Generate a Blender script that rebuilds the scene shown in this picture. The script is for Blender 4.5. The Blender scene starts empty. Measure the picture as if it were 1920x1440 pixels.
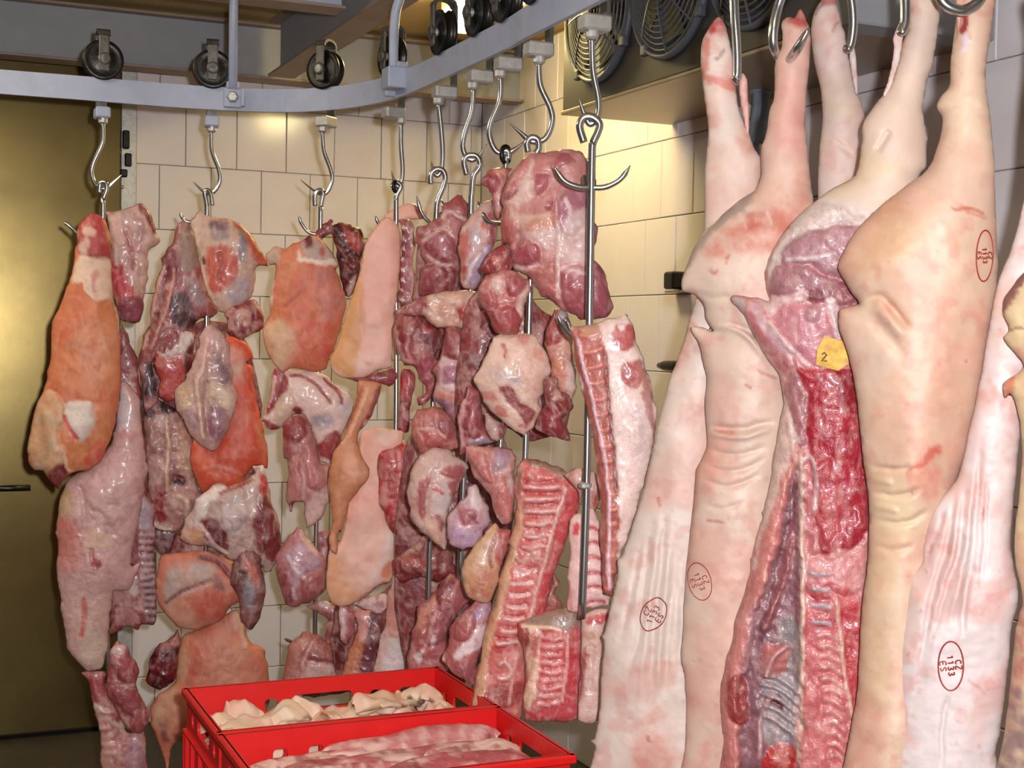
import bpy, bmesh, math, random
import numpy as np
from mathutils import Vector, Matrix

random.seed(7)
SC = bpy.context.scene
COL = SC.collection

# ------------------------------------------------------------------ camera
F, YAW, PITCH, ROLL = 2590.83, 0.4142, -0.0359, 0.0181      # focal length in pixels of the 1920x1440 frame
CAMH = 1.55
CAM = np.array([0.0, 0.0, CAMH])
_c, _s = math.cos(PITCH), math.sin(PITCH)

def _up(r):
    return np.array([r[0], _c * r[1] - _s * r[2], _s * r[1] + _c * r[2]])

def ray(x, y):
    u, v = x - 960.0, y - 720.0
    cr, sr = math.cos(ROLL), math.sin(ROLL)
    u, v = u * cr + v * sr, -u * sr + v * cr
    return _up(np.array([u / F, 1.0, -v / F]))

cam_data = bpy.data.cameras.new('camera')
cam_data.sensor_fit = 'HORIZONTAL'
cam_data.sensor_width = 36.0
cam_data.lens = F / 1920.0 * 36.0
cam_data.clip_start = 0.05
cam = bpy.data.objects.new('camera', cam_data)
COL.objects.link(cam)
_r = _up(np.array([math.cos(ROLL), 0, math.sin(ROLL)]))
_u = _up(np.array([-math.sin(ROLL), 0, math.cos(ROLL)]))
_f = _up(np.array([0, 1.0, 0]))
cam.matrix_world = Matrix(((_r[0], _u[0], -_f[0], 0), (_r[1], _u[1], -_f[1], 0), (_r[2], _u[2], -_f[2], CAMH), (0, 0, 0, 1)))
SC.camera = cam

# ------------------------------------------------------------------ light and exposure
SC.view_settings.view_transform = 'Standard'
SC.view_settings.look = 'None'
SC.view_settings.exposure = 0.0
SC.view_settings.gamma = 1.0
SC.view_settings.use_curve_mapping = False
world = bpy.data.worlds.new('cold_room_air')
SC.world = world
world.use_nodes = True
world.node_tree.nodes['Background'].inputs[0].default_value = (0.85, 0.8, 0.6, 1)
world.node_tree.nodes['Background'].inputs[1].default_value = 0.03

# the camera's own flash, just right of and above the lens
fl = bpy.data.lights.new('camera_flash', 'SPOT')
fl.energy = 275.0
fl.color = (0.95, 0.95, 1.0)
fl.spot_size = math.radians(95)
fl.spot_blend = 0.5
fl.shadow_soft_size = 0.018
flo = bpy.data.objects.new('camera_flash', fl)
COL.objects.link(flo)
flo.matrix_world = cam.matrix_world @ Matrix.Translation((0.065, 0.05, 0.02))
LAMP_RADIANCE = 55.0
LAMP_COLOR = (1.0, 0.80, 0.36)
LAMP2_RADIANCE = 12.5
LAMP2_COLOR = (1.0, 0.92, 0.78)

# ------------------------------------------------------------------ pixel <-> place helpers
CORNER = np.array([-0.147, 5.925])
DB = np.array([-math.cos(YAW), -math.sin(YAW)])      # along the back wall, away from the corner
DR = np.array([math.sin(YAW), -math.cos(YAW)])       # along the right wall, towards the camera
NB = DR                                              # back wall faces this way
NR = DB                                              # right wall faces this way

def at(x, y, z):
    """point on the ray of a photo pixel at depth z (metres along Y)"""
    r = ray(x, y)
    return CAM + r * (z / r[1])

def on_level(x, y, h):
    """point on the ray of a photo pixel at height h relative to the camera"""
    r = ray(x, y)
    return CAM + r * (h / r[2])

def room(k, off, h, wall='B'):
    """point k metres along a wall from the corner, off metres out from it, height h over the floor"""
    d, n = (DB, NB) if wall == 'B' else (DR, NR)
    p = CORNER + d * k + n * off
    return np.array([p[0], p[1], h])

def hit_wall(x, y, wall='B', off=0.0):
    d, n = (DB, NB) if wall == 'B' else (DR, NR)
    r = ray(x, y)
    m = (n @ (CORNER + n * off)) / (n @ r[:2])
    p = CAM + r * m
    return (p[:2] - CORNER) @ d, p

# ------------------------------------------------------------------ tagging
def tag(o, label=None, cat=None, group=None, kind=None):
    if label: o['label'] = label
    if cat: o['category'] = cat
    if group: o['group'] = group
    if kind: o['kind'] = kind
    return o

def empty(name, loc, label, cat, group=None, rotz=0.0):
    o = bpy.data.objects.new(name, None)
    o.empty_display_size = 0.05
    COL.objects.link(o)
    o.location = loc
    o.rotation_euler = (0, 0, rotz)
    return tag(o, label, cat, group)

def copy_tree(o, parent=None):
    c = o.copy()
    COL.objects.link(c)
    c.parent = parent
    if parent is not None:
        c.matrix_parent_inverse = o.matrix_parent_inverse.copy()
    for ch in list(o.children):
        copy_tree(ch, c)
    return c

# ------------------------------------------------------------------ materials
def srgb(c):
    c = np.asarray(c, dtype=float) / 255.0
    return np.where(c <= 0.04045, c / 12.92, ((c + 0.055) / 1.055) ** 2.4)

def mat(name, rgb=None, rough=0.5, metal=0.0, noise=None, bump=None, spec=0.5, attr=None, sss=0.0, coat=0.0, aniso=0.0, stretch=(1, 1, 1), emit=None, pale=None):
    """procedural material; noise = (scale, amount, other rgb), bump = ((scale, strength), ...)"""
    m = bpy.data.materials.new(name)
    m.use_nodes = True
    nt = m.node_tree
    N, L = nt.nodes, nt.links
    b = N['Principled BSDF']
    b.inputs['Roughness'].default_value = rough
    b.inputs['Metallic'].default_value = metal
    b.inputs['Specular IOR Level'].default_value = spec
    tc = N.new('ShaderNodeTexCoord')
    mp = N.new('ShaderNodeMapping')
    mp.inputs['Scale'].default_value = stretch
    L.new(tc.outputs['Object'], mp.inputs['Vector'])
    if attr:
        a = N.new('ShaderNodeAttribute'); a.attribute_name = attr
        src = a.outputs['Color']
    else:
        a = N.new('ShaderNodeRGB'); a.outputs[0].default_value = (*srgb(rgb), 1)
        src = a.outputs[0]
    if noise:
        sc, amt, other = noise
        n = N.new('ShaderNodeTexNoise'); n.inputs['Scale'].default_value = sc
        n.inputs['Detail'].default_value = 6; n.inputs['Roughness'].default_value = 0.62
        L.new(mp.outputs[0], n.inputs['Vector'])
        rmp = N.new('ShaderNodeMapRange')
        rmp.inputs['From Min'].default_value = 0.36; rmp.inputs['From Max'].default_value = 0.66
        rmp.inputs['To Max'].default_value = amt
        L.new(n.outputs['Fac'], rmp.inputs['Value'])
        mx = N.new('ShaderNodeMix'); mx.data_type = 'RGBA'
        L.new(rmp.outputs[0], mx.inputs['Factor'])
        L.new(src, mx.inputs['A'])
        if other is None:
            dk = N.new('ShaderNodeMix'); dk.data_type = 'RGBA'; dk.blend_type = 'MULTIPLY'
            dk.inputs['Factor'].default_value = 1.0
            L.new(src, dk.inputs['A']); dk.inputs['B'].default_value = (0.75, 0.63, 0.62, 1)
            L.new(dk.outputs['Result'], mx.inputs['B'])
        else:
            mx.inputs['B'].default_value = (*srgb(other), 1)
        src = mx.outputs['Result']
    if pale:
        sc, amt, prgb, pst = pale
        mp2 = N.new('ShaderNodeMapping'); mp2.inputs['Scale'].default_value = pst
        L.new(tc.outputs['Object'], mp2.inputs['Vector'])
        n = N.new('ShaderNodeTexNoise'); n.inputs['Scale'].default_value = sc; n.inputs['Detail'].default_value = 5
        n.inputs['Distortion'].default_value = 0.6
        L.new(mp2.outputs[0], n.inputs['Vector'])
        r2 = N.new('ShaderNodeMapRange'); r2.inputs['From Min'].default_value = 0.52; r2.inputs['From Max'].default_value = 0.72
        r2.inputs['To Max'].default_value = amt
        L.new(n.outputs['Fac'], r2.inputs['Value'])
        m2 = N.new('ShaderNodeMix'); m2.data_type = 'RGBA'
        L.new(r2.outputs[0], m2.inputs['Factor']); L.new(src, m2.inputs['A'])
        m2.inputs['B'].default_value = (*srgb(prgb), 1)
        src = m2.outputs['Result']
    L.new(src, b.inputs['Base Color'])
    if bump:
        prev = None
        for sc, st in bump:
            n = N.new('ShaderNodeTexNoise'); n.inputs['Scale'].default_value = sc
            n.inputs['Detail'].default_value = 4
            L.new(mp.outputs[0], n.inputs['Vector'])
            bp = N.new('ShaderNodeBump'); bp.inputs['Strength'].default_value = st
            bp.inputs['Distance'].default_value = 0.004
            L.new(n.outputs['Fac'], bp.inputs['Height'])
            if prev: L.new(prev, bp.inputs['Normal'])
            prev = bp.outputs['Normal']
        L.new(prev, b.inputs['Normal'])
    if sss:
        b.inputs['Subsurface Weight'].default_value = sss
        b.inputs['Subsurface Radius'].default_value = (0.012, 0.004, 0.002)
        b.inputs['Subsurface Scale'].default_value = 1.0
    if coat:
        b.inputs['Coat Weight'].default_value = coat
        b.inputs['Coat Roughness'].default_value = 0.18
    if aniso:
        b.inputs['Anisotropic'].default_value = aniso
    if emit:
        b.inputs['Emission Color'].default_value = (*emit[0], 1)
        b.inputs['Emission Strength'].default_value = emit[1]
    return m

M = {}
M['meat'] = mat('wet_meat', attr='Col', rough=0.36, noise=(60, 0.55, None), bump=((90, 0.45), (380, 0.3)), coat=0.2, pale=(55, 0.28, (226, 190, 180), (1, 1, .35)))
M['skin'] = mat('scalded_skin', attr='Col', rough=0.5, noise=(22, 0.10, None), bump=((60, 0.10), (500, 0.10)), sss=0.06)
M['hide'] = mat('dry_fat_skin', attr='Col', rough=0.48, noise=(38, 0.4, None), bump=((70, 0.3), (330, 0.2)), pale=(40, 0.25, (226, 180, 140), (1, 1, .4)))
M['tile'] = mat('cream_wall_tile', (230, 224, 226), rough=0.16, noise=(9, 0.35, (224, 210, 208)), bump=((14, 0.02),))
M['grout'] = mat('grey_grout', (172, 160, 152), rough=0.9, noise=(40, 0.4, (140, 128, 120)))
M['steel'] = mat('polished_steel', (196, 196, 194), rough=0.24, metal=0.95, noise=(60, 0.2, (160, 160, 158)))
M['dullsteel'] = mat('cast_steel', (196, 194, 188), rough=0.45, metal=0.6, noise=(50, 0.5, (148, 145, 138)), bump=((160, 0.2),))
M['wheel'] = mat('greasy_wheel_steel', (52, 50, 46), rough=0.35, metal=0.75, noise=(40, 0.6, (26, 24, 22)), bump=((90, 0.15),))
M['yoke'] = mat('dark_yoke_iron', (104, 100, 92), rough=0.45, metal=0.6, noise=(40, 0.6, (60, 56, 50)), bump=((120, 0.2),))
M['railpaint'] = mat('grey_rail_paint', (168, 174, 192), rough=0.42, noise=(22, 0.35, (140, 144, 158)), bump=((60, 0.08),))
M['beampaint'] = mat('grey_beam_paint', (150, 152, 156), rough=0.6, noise=(9, 0.3, (128, 128, 128)), bump=((50, 0.06),))
M['flange'] = mat('beam_flange_lit_brown', (150, 132, 120), rough=0.65, noise=(12, 0.4, (120, 100, 86)))  # beam paint with the brownish light on the flanges put into its colour
M['door'] = mat('brushed_door_steel', (132, 114, 70), rough=0.27, metal=1.0, noise=(5, 0.5, (106, 92, 56)), bump=((9, 0.05),))  # golden base stands in for the yellow-lit ceiling mirrored in stainless steel
M['ceiling'] = mat('ceiling_board', (190, 164, 112), rough=0.8, noise=(5, 0.4, (165, 138, 90)))
M['floor'] = mat('floor_screed', (58, 52, 44), rough=0.6, noise=(7, 0.6, (74, 66, 56)), bump=((40, 0.1),))
M['plainwall'] = mat('wall_plaster', (74, 68, 58), rough=0.8, noise=(4, 0.3, (62, 56, 48)))
M['cooler'] = mat('cooler_casing', (80, 76, 72), rough=0.5, metal=0.35, noise=(8, 0.4, (62, 57, 52)))
M['tray'] = mat('cooler_drip_tray', (164, 148, 128), rough=0.42, metal=0.4, noise=(6, 0.3, (138, 122, 100)))
M['fan'] = mat('fan_guard_plastic', (84, 86, 92), rough=0.5, noise=(20, 0.3, (62, 64, 70)))
M['fandark'] = mat('fan_recess_shade', (40, 40, 42), rough=0.5, noise=(20, 0.3, (28, 28, 30)))
M['pipe'] = mat('grey_drain_pipe', (126, 138, 150), rough=0.4, noise=(12, 0.3, (104, 116, 130)))
M['pipedark'] = mat('pipe_insulation', (84, 86, 92), rough=0.7, noise=(40, 0.4, (64, 66, 70)))
M['black'] = mat('black_plastic', (22, 22, 22), rough=0.3, noise=(40, 0.2, (34, 34, 34)))
M['crate'] = mat('red_crate_plastic', (212, 24, 22), rough=0.4, noise=(18, 0.35, (186, 18, 18)), bump=((120, 0.05),))
M['ink'] = mat('red_brown_ink', (128, 34, 26), rough=0.6, noise=(300, 0.5, (170, 70, 52)))
M['paper'] = mat('yellow_tag_paper', (192, 138, 66), rough=0.35, noise=(70, 0.9, (214, 190, 84)))
M['tagink'] = mat('dark_tag_ink', (70, 50, 30), rough=0.6, noise=(100, 0.2, (90, 60, 40)))
M['lamphousing'] = mat('lamp_housing', (222, 216, 190), rough=0.5, noise=(10, 0.2, (205, 198, 170)))
M['fill_lamp'] = mat('fill_lamp_diffuser', (255, 252, 235), rough=0.5, noise=(10, 0.05, (250, 246, 226)), emit=(LAMP2_COLOR, LAMP2_RADIANCE))
M['lamp'] = mat('lamp_diffuser', (255, 250, 220), rough=0.5, noise=(10, 0.05, (250, 244, 214)), emit=(LAMP_COLOR, LAMP_RADIANCE))

# ------------------------------------------------------------------ mesh builder
class MB:
    def __init__(s):
        s.v = []; s.f = []
    def add(s, verts, faces):
        o = len(s.v)
        s.v += [tuple(p) for p in verts]
        s.f += [tuple(i + o for i in q) for q in faces]
        return s
    def box(s, c, size, ax=None, ch=0.0):
        """box with centre c; ax = three unit axes; ch = chamfer"""
        ax = ax if ax is not None else np.eye(3)
        c = np.asarray(c, float); hs = np.asarray(size, float) / 2
        if ch <= 0:
            vs = [c + sum(ax[i] * hs[i] * sg[i] for i in range(3)) for sg in
                  [(-1,-1,-1),(1,-1,-1),(1,1,-1),(-1,1,-1),(-1,-1,1),(1,-1,1),(1,1,1),(-1,1,1)]]
            return s.add(vs, [(0,3,2,1),(4,5,6,7),(0,1,5,4),(1,2,6,5),(2,3,7,6),(3,0,4,7)])
        bm = bmesh.new()
        bmesh.ops.create_cube(bm, size=1.0)
        for v in bm.verts: v.co = Vector((v.co.x * 2 * hs[0], v.co.y * 2 * hs[1], v.co.z * 2 * hs[2]))
        bmesh.ops.bevel(bm, geom=bm.edges[:], offset=ch, segments=1, affect='EDGES')
        bm.verts.index_update()
        vs = [c + ax[0] * v.co.x + ax[1] * v.co.y + ax[2] * v.co.z for v in bm.verts]
        fs = [[v.index for v in f.verts] for f in bm.faces]
        bm.free()
        return s.add(vs, fs)
    def tube(s, pts, rad, n=8, closed=False, flat=None):
        P = np.asarray(pts, float); K = len(P)
        R = np.full(K, rad) if np.isscalar(rad) else np.asarray(rad, float)
        T = np.roll(P, -1, 0) - np.roll(P, 1, 0)
        if not closed:
            T[0] = P[1] - P[0]; T[-1] = P[-1] - P[-2]
        T /= np.linalg.norm(T, axis=1)[:, None] + 1e-12
        ref = np.array([0, 0, 1.0]) if abs(T[0][2]) < 0.9 else np.array([1.0, 0, 0])
        a = np.cross(T[0], ref); a /= np.linalg.norm(a)
        vs = []
        for i in range(K):
            a = a - T[i] * (a @ T[i]); a /= np.linalg.norm(a) + 1e-12
            b = np.cross(T[i], a)
            for j in range(n):
                t = 2 * math.pi * j / n
                vs.append(P[i] + R[i] * (a * math.cos(t) + b * math.sin(t)))
        fs = []
        for i in range(K if closed else K - 1):
            i2 = (i + 1) % K
            for j in range(n):
                j2 = (j + 1) % n
                fs.append((i * n + j, i * n + j2, i2 * n + j2, i2 * n + j))
        if not closed:
            fs.append(tuple(range(n))[::-1]); fs.append(tuple((K - 1) * n + j for j in range(n)))
        return s.add(vs, fs)
    def lathe(s, c, axis, prof, n=24, ref=None):
        """prof = [(radius, distance along axis)]"""
        axis = np.asarray(axis, float); axis = axis / np.linalg.norm(axis)
        ref = np.array([0, 0, 1.0]) if abs(axis[2]) < 0.9 else np.array([1.0, 0, 0])
        a = np.cross(axis, ref); a /= np.linalg.norm(a); b = np.cross(axis, a)
        vs, fs = [], []
        for r, d in prof:
            for j in range(n):
                t = 2 * math.pi * j / n
                vs.append(np.asarray(c) + axis * d + r * (a * math.cos(t) + b * math.sin(t)))
        for i in range(len(prof) - 1):
            for j in range(n):
                j2 = (j + 1) % n
                fs.append((i * n + j, i * n + j2, (i + 1) * n + j2, (i + 1) * n + j))
        fs.append(tuple(range(n))[::-1]); fs.append(tuple((len(prof) - 1) * n + j for j in range(n)))
        return s.add(vs, fs)
    def prism(s, poly, ext):
        """polygon (3d points) pushed along ext"""
        n = len(poly); ext = np.asarray(ext)
        vs = [np.asarray(p) for p in poly] + [np.asarray(p) + ext for p in poly]
        fs = [tuple(range(n))[::-1], tuple(range(n, 2 * n))] + [(i, (i + 1) % n, n + (i + 1) % n, n + i) for i in range(n)]
        return s.add(vs, fs)
    def build(s, name, material, parent=None, origin=None, smooth=False):
        V = np.asarray(s.v, float)
        if origin is None:
            origin = np.zeros(3) if parent is not None else V.mean(0)
        origin = np.asarray(origin, float)
        me = bpy.data.meshes.new(name)
        me.from_pydata((V - origin).tolist(), [], s.f)
        bm = bmesh.new(); bm.from_mesh(me)
        bmesh.ops.recalc_face_normals(bm, faces=bm.faces)
        bm.to_mesh(me); bm.free()
        if smooth:
            me.polygons.foreach_set('use_smooth', [True] * len(me.polygons))
        me.materials.append(material)
        o = bpy.data.objects.new(name, me)
        COL.objects.link(o)
        if parent is not None:
            o.parent = parent
            o.matrix_parent_inverse = parent_inv(parent)
        o.location = origin
        return o

def parent_inv(p):
    m = Matrix.LocRotScale(p.location, p.rotation_euler, p.scale)
    q = p
    while q.parent is not None:
        m = Matrix.LocRotScale(q.parent.location, q.parent.rotation_euler, q.parent.scale) @ q.matrix_parent_inverse @ m
        q = q.parent
    return m.inverted()

def spline(P, sub=6, closed=False):
    P = np.asarray(P, float)
    out = []
    n = len(P)
    for i in range(n if closed else n - 1):
        if closed:
            a, b, c, d = P[i - 1], P[i], P[(i + 1) % n], P[(i + 2) % n]
        else:
            a, b, c, d = P[max(i - 1, 0)], P[i], P[i + 1], P[min(i + 2, n - 1)]
        for k in range(sub):
            t = k / sub
            out.append(0.5 * (2 * b + (c - a) * t + (2 * a - 5 * b + 4 * c - d) * t * t + (3 * b - a - 3 * c + d) * t ** 3))
    if not closed: out.append(P[-1])
    return np.array(out)

ZUP = np.array([0, 0, 1.0])
DB3 = np.array([DB[0], DB[1], 0]); DR3 = np.array([DR[0], DR[1], 0])

# ================================================================== the room
FLOOR, CEIL = 0.0, CAMH + 1.145
def struct(o):
    o['kind'] = 'structure'; return o

def slab(name, m, a, b, c, d, thick):
    """a quad of four points thickened along thick"""
    return struct(MB().prism([a, b, c, d], thick).build(name, m))

KB, KR = 3.9, 7.6       # lengths of back and right wall
slab('floor', M['floor'], room(-0.1, -0.1, 0), room(KB, -0.1, 0), room(KB, KR, 0), room(-0.1, KR, 0), (0, 0, -0.08))
slab('ceiling', M['ceiling'], room(-0.1, -0.1, CEIL), room(KB, -0.1, CEIL), room(KB, KR, CEIL), room(-0.1, KR, CEIL), (0, 0, 0.08))
wall_back = slab('wall_back', M['grout'], room(-0.1, -0.012, 0), room(KB, -0.012, 0), room(KB, -0.012, CEIL), room(-0.1, -0.012, CEIL), -DR3 * 0.1)
wall_right = slab('wall_right', M['grout'], room(0, -0.012, 0, 'R'), room(KR, -0.012, 0, 'R'), room(KR, -0.012, CEIL, 'R'), room(0, -0.012, CEIL, 'R'), -DB3 * 0.1)
slab('wall_left', M['plainwall'], room(KB, 0, 0), room(KB, KR, 0), room(KB, KR, CEIL), room(KB, 0, CEIL), DB3 * 0.1)
slab('wall_front', M['plainwall'], room(0, KR, 0), room(KB, KR, 0), room(KB, KR, CEIL), room(0, KR, CEIL), DR3 * 0.1)

# wall tiles, 20 x 25 cm in half bond, each one a piece with eased edges
TW, TH, GAP = 0.20, 0.25, 0.0028
def tile_mesh(name, w, h):
    m = MB(); t, e = 0.012, 0.0022
    w2, h2 = w / 2 - GAP / 2, h / 2 - GAP / 2
    vs = []
    for (dx, dz, y) in ((0, 0, 0.0), (0, 0, t - e), (e, e, t)):
        for sx, sz in ((-1, -1), (1, -1), (1, 1), (-1, 1)):
            vs.append((sx * (w2 - dx), y, sz * (h2 - dz)))
    fs = [(8, 9, 10, 11)]
    for r in (0, 4):
        for j in range(4):
            k = (j + 1) % 4
            fs.append((r + j, r + k, r + 4 + k, r + 4 + j))
    me = bpy.data.meshes.new(name); me.from_pydata(vs, [], fs)
    bm = bmesh.new(); bm.from_mesh(me); bmesh.ops.recalc_face_normals(bm, faces=bm.faces); bm.to_mesh(me); bm.free()
    me.materials.append(M['tile'])
    return me
_tiles = {}
def lay_tiles(wall, parent, z0, s0, kmin, kmax, sgn):
    d, n = (DB, NB) if wall == 'B' else (DR, NR)
    X = Vector((d[0], d[1], 0)); Yv = Vector((n[0], n[1], 0)); Z = Vector((0, 0, 1))
    flip = X.cross(Yv).dot(Z) < 0
    inv = parent_inv(parent)
    for r in range(-3, 12):
        zb, zt = z0 - r * TH, z0 - (r - 1) * TH      # row r lies between line r-1 (top) and line r
        zb, zt = max(zb + CAMH, 0.0), min(zt + CAMH, CEIL)
        if zt - zb < 0.03: continue
        shift = 0.0 if (r % 2 == (0 if wall == 'B' else 1)) else TW / 2
        q = math.floor((kmin - s0 - shift) / TW) - 1
        while True:
            a = s0 + shift + q * TW; b = a + TW; q += 1
            if a >= kmax: break
            a, b = max(a, kmin), min(b, kmax)
            if b - a < 0.02: continue
            key = (round(b - a, 3), round(zt - zb, 3))
            if key not in _tiles: _tiles[key] = tile_mesh('tile', *key)
            o = bpy.data.objects.new('tile', _tiles[key])
            COL.objects.link(o); o.parent = parent; o.matrix_parent_inverse = inv
            p = CORNER + d * ((a + b) / 2) - n * 0.012
            R = Matrix((X if not flip else -X, Yv, Z)).transposed().to_4x4()
            jit = random.uniform(-0.0006, 0.0006)
            R = R @ Matrix.Rotation(random.uniform(-.004, .004), 4, 'X') @ Matrix.Rotation(random.uniform(-.004, .004), 4, 'Z')
            o.matrix_basis = Matrix.Translation((p[0] + n[0] * jit, p[1] + n[1] * jit, (zb + zt) / 2)) @ R
lay_tiles('B', wall_back, 0.6327, 1.2486, 0.0, 1.441, 1)
lay_tiles('R', wall_right, 0.6373, 1.1419, 0.0, 3.75, 1)

# steel door on the left, with its post
def bbox_room(mb, k0, k1, o0, o1, h0, h1, wall='B', ch=0.0):
    c = (room(k0, o0, h0, wall) + room(k1, o1, h1, wall)) / 2
    d, n = (DB3, DR3) if wall == 'B' else (DR3, DB3)
    return mb.box(c, (abs(k1 - k0), abs(o1 - o0), abs(h1 - h0)), np.array([d, n, ZUP]), ch)
DTOP = CAMH + 0.98
door = struct(bbox_room(MB(), 1.502, 2.75, 0.0, 0.06, 0.02, DTOP, ch=0.004).build('door_1', M['door']))
h = MB()
hp = hit_wall(30, 915, 'B', 0.11)[1]
h.tube([hp + DB3 * 0.16, hp + DB3 * 0.02, hp - DB3 * 0.05], [0.011, 0.012, 0.012], 10)
h.build('door_handle', M['black'], door, smooth=True)
hh = MB().tube([hp + DB3 * 0.10, hp + DB3 * 0.10 - DR3 * 0.06], 0.012, 10)
hh.build('handle_mount', M['steel'], door, smooth=True)
trim = struct(bbox_room(MB(), 1.441, 1.500, -0.01, 0.045, 0.0, DTOP, ch=0.003).build('trim_1', M['dullsteel']))
fit = MB()
for yy, hgt, dx in ((262, 0.07, 0.0), (300, 0.05, 0.004), (325, 0.03, -0.004)):
    p = hit_wall(236 + dx * 1000, yy, 'B', 0.05)[1]
    fit.box(p, (0.026, 0.022, hgt), np.array([DB3, DR3, ZUP]), 0.004)
fit.build('latch_keeper', M['wheel'], trim)
sc = MB()
for yy in (351, 480):
    p = hit_wall(229, yy, 'B', 0.046)[1]
    sc.lathe(p, DR3, [(0.007, 0), (0.007, 0.003), (0.004, 0.005)], 12)
sc.build('screw', M['steel'], trim)

# ---------------------------------------------------------------- steel beams under the ceiling
def ibeam(label, p0, p1, hb, web_m, hgt=0.2, wid=0.1):
    p0 = np.asarray(p0, float); p1 = np.asarray(p1, float)
    d = (p1 - p0); L = np.linalg.norm(d); d /= L
    n = np.cross(ZUP, d); ax = np.array([d, n, ZUP]); c = (p0 + p1) / 2
    base = empty('ceiling_beam', (c[0], c[1], hb), label, 'beam', 'steel beams under the ceiling')
    cc = np.array([c[0], c[1], hb])
    MB().box(cc + ZUP * hgt / 2, (L, 0.008, hgt - 0.018), ax).build('web', web_m, base)
    MB().box(cc + ZUP * 0.0045, (L, wid, 0.009), ax, 0.0015).build('lower_flange', M['flange'], base)
    MB().box(cc + ZUP * (hgt - 0.0045), (L, wid, 0.009), ax, 0.0015).build('upper_flange', M['flange'], base)
    return base
HB = CAMH + 0.922
ibeam('long grey steel beam running along the back wall above the door', room(0.0, 0.388, HB), room(3.6, 0.388, HB), HB, M['beampaint'])
b2 = on_level(520, 146, 0.93)[:2]
def bp(p2, dist, h): return np.array([p2[0] + DR[0] * dist, p2[1] + DR[1] * dist, h])
ibeam('steel beam coming towards the camera from the long back beam', bp(b2, 0.06, HB), bp(b2, 4.0, HB), HB, M['beampaint'])
b3 = on_level(677, 22, 0.93)[:2]
ibeam('short grey cross beam at the top edge left of the bent post', np.array([b3[0] + DB[0] * 0.06, b3[1] + DB[1] * 0.06, HB]), np.array([b3[0] + DB[0] * 2.2, b3[1] + DB[1] * 2.2, HB]), HB, M['railpaint'])

# ---------------------------------------------------------------- ceiling lamps: one in view, the rest added for fill light
def lamp(label, p0, p1, h, w=0.13, lm='lamp'):
    p0 = np.array([p0[0], p0[1], h]); p1 = np.array([p1[0], p1[1], h])
    d = p1 - p0; L = np.linalg.norm(d); d /= L; n = np.cross(ZUP, d); ax = np.array([d, n, ZUP]); c = (p0 + p1) / 2
    base = empty('ceiling_lamp', c, label, 'lamp', 'fluorescent ceiling lamps')
    MB().box(c + ZUP * 0.055, (L + 0.03, w * 0.7, 0.05), ax, 0.006).build('housing', M['lamphousing'], base)
    MB().box(c, (L, w, 0.06), ax, 0.015).build('diffuser', M[lm], base)
    for sgn in (-1, 1):
        MB().box(c + d * sgn * (L / 2 + 0.006), (0.014, w * 1.04, 0.064), ax, 0.003).build('end_cap', M['lamphousing'], base)
        q = c + d * sgn * L * 0.35
        MB().tube([q + ZUP * 0.06, np.array([q[0], q[1], CEIL + 0.01])], 0.008, 8).build('hanger', M['dullsteel'], base)
    return base
lp = on_level(852, 60, 1.03)[:2]
lamp('lit fluorescent lamp glowing behind the roller wheels', lp, lp + DR * 0.55, CAMH + 1.06)
lamp('added fill lamp on the ceiling above the steel door side, out of view', room(2.6, 1.3, 0)[:2], room(2.6, 2.7, 0)[:2], CAMH + 1.06, 0.3, 'fill_lamp')  # unseen lamp, added to give the left side soft ambient light
lamp('added fill lamp on the ceiling nearer the camera, out of view', room(1.9, 4.3, 0)[:2], room(1.9, 5.9, 0)[:2], CAMH + 1.06, 0.3, 'fill_lamp')  # another unseen lamp, added to raise the ambient light from the front

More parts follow.
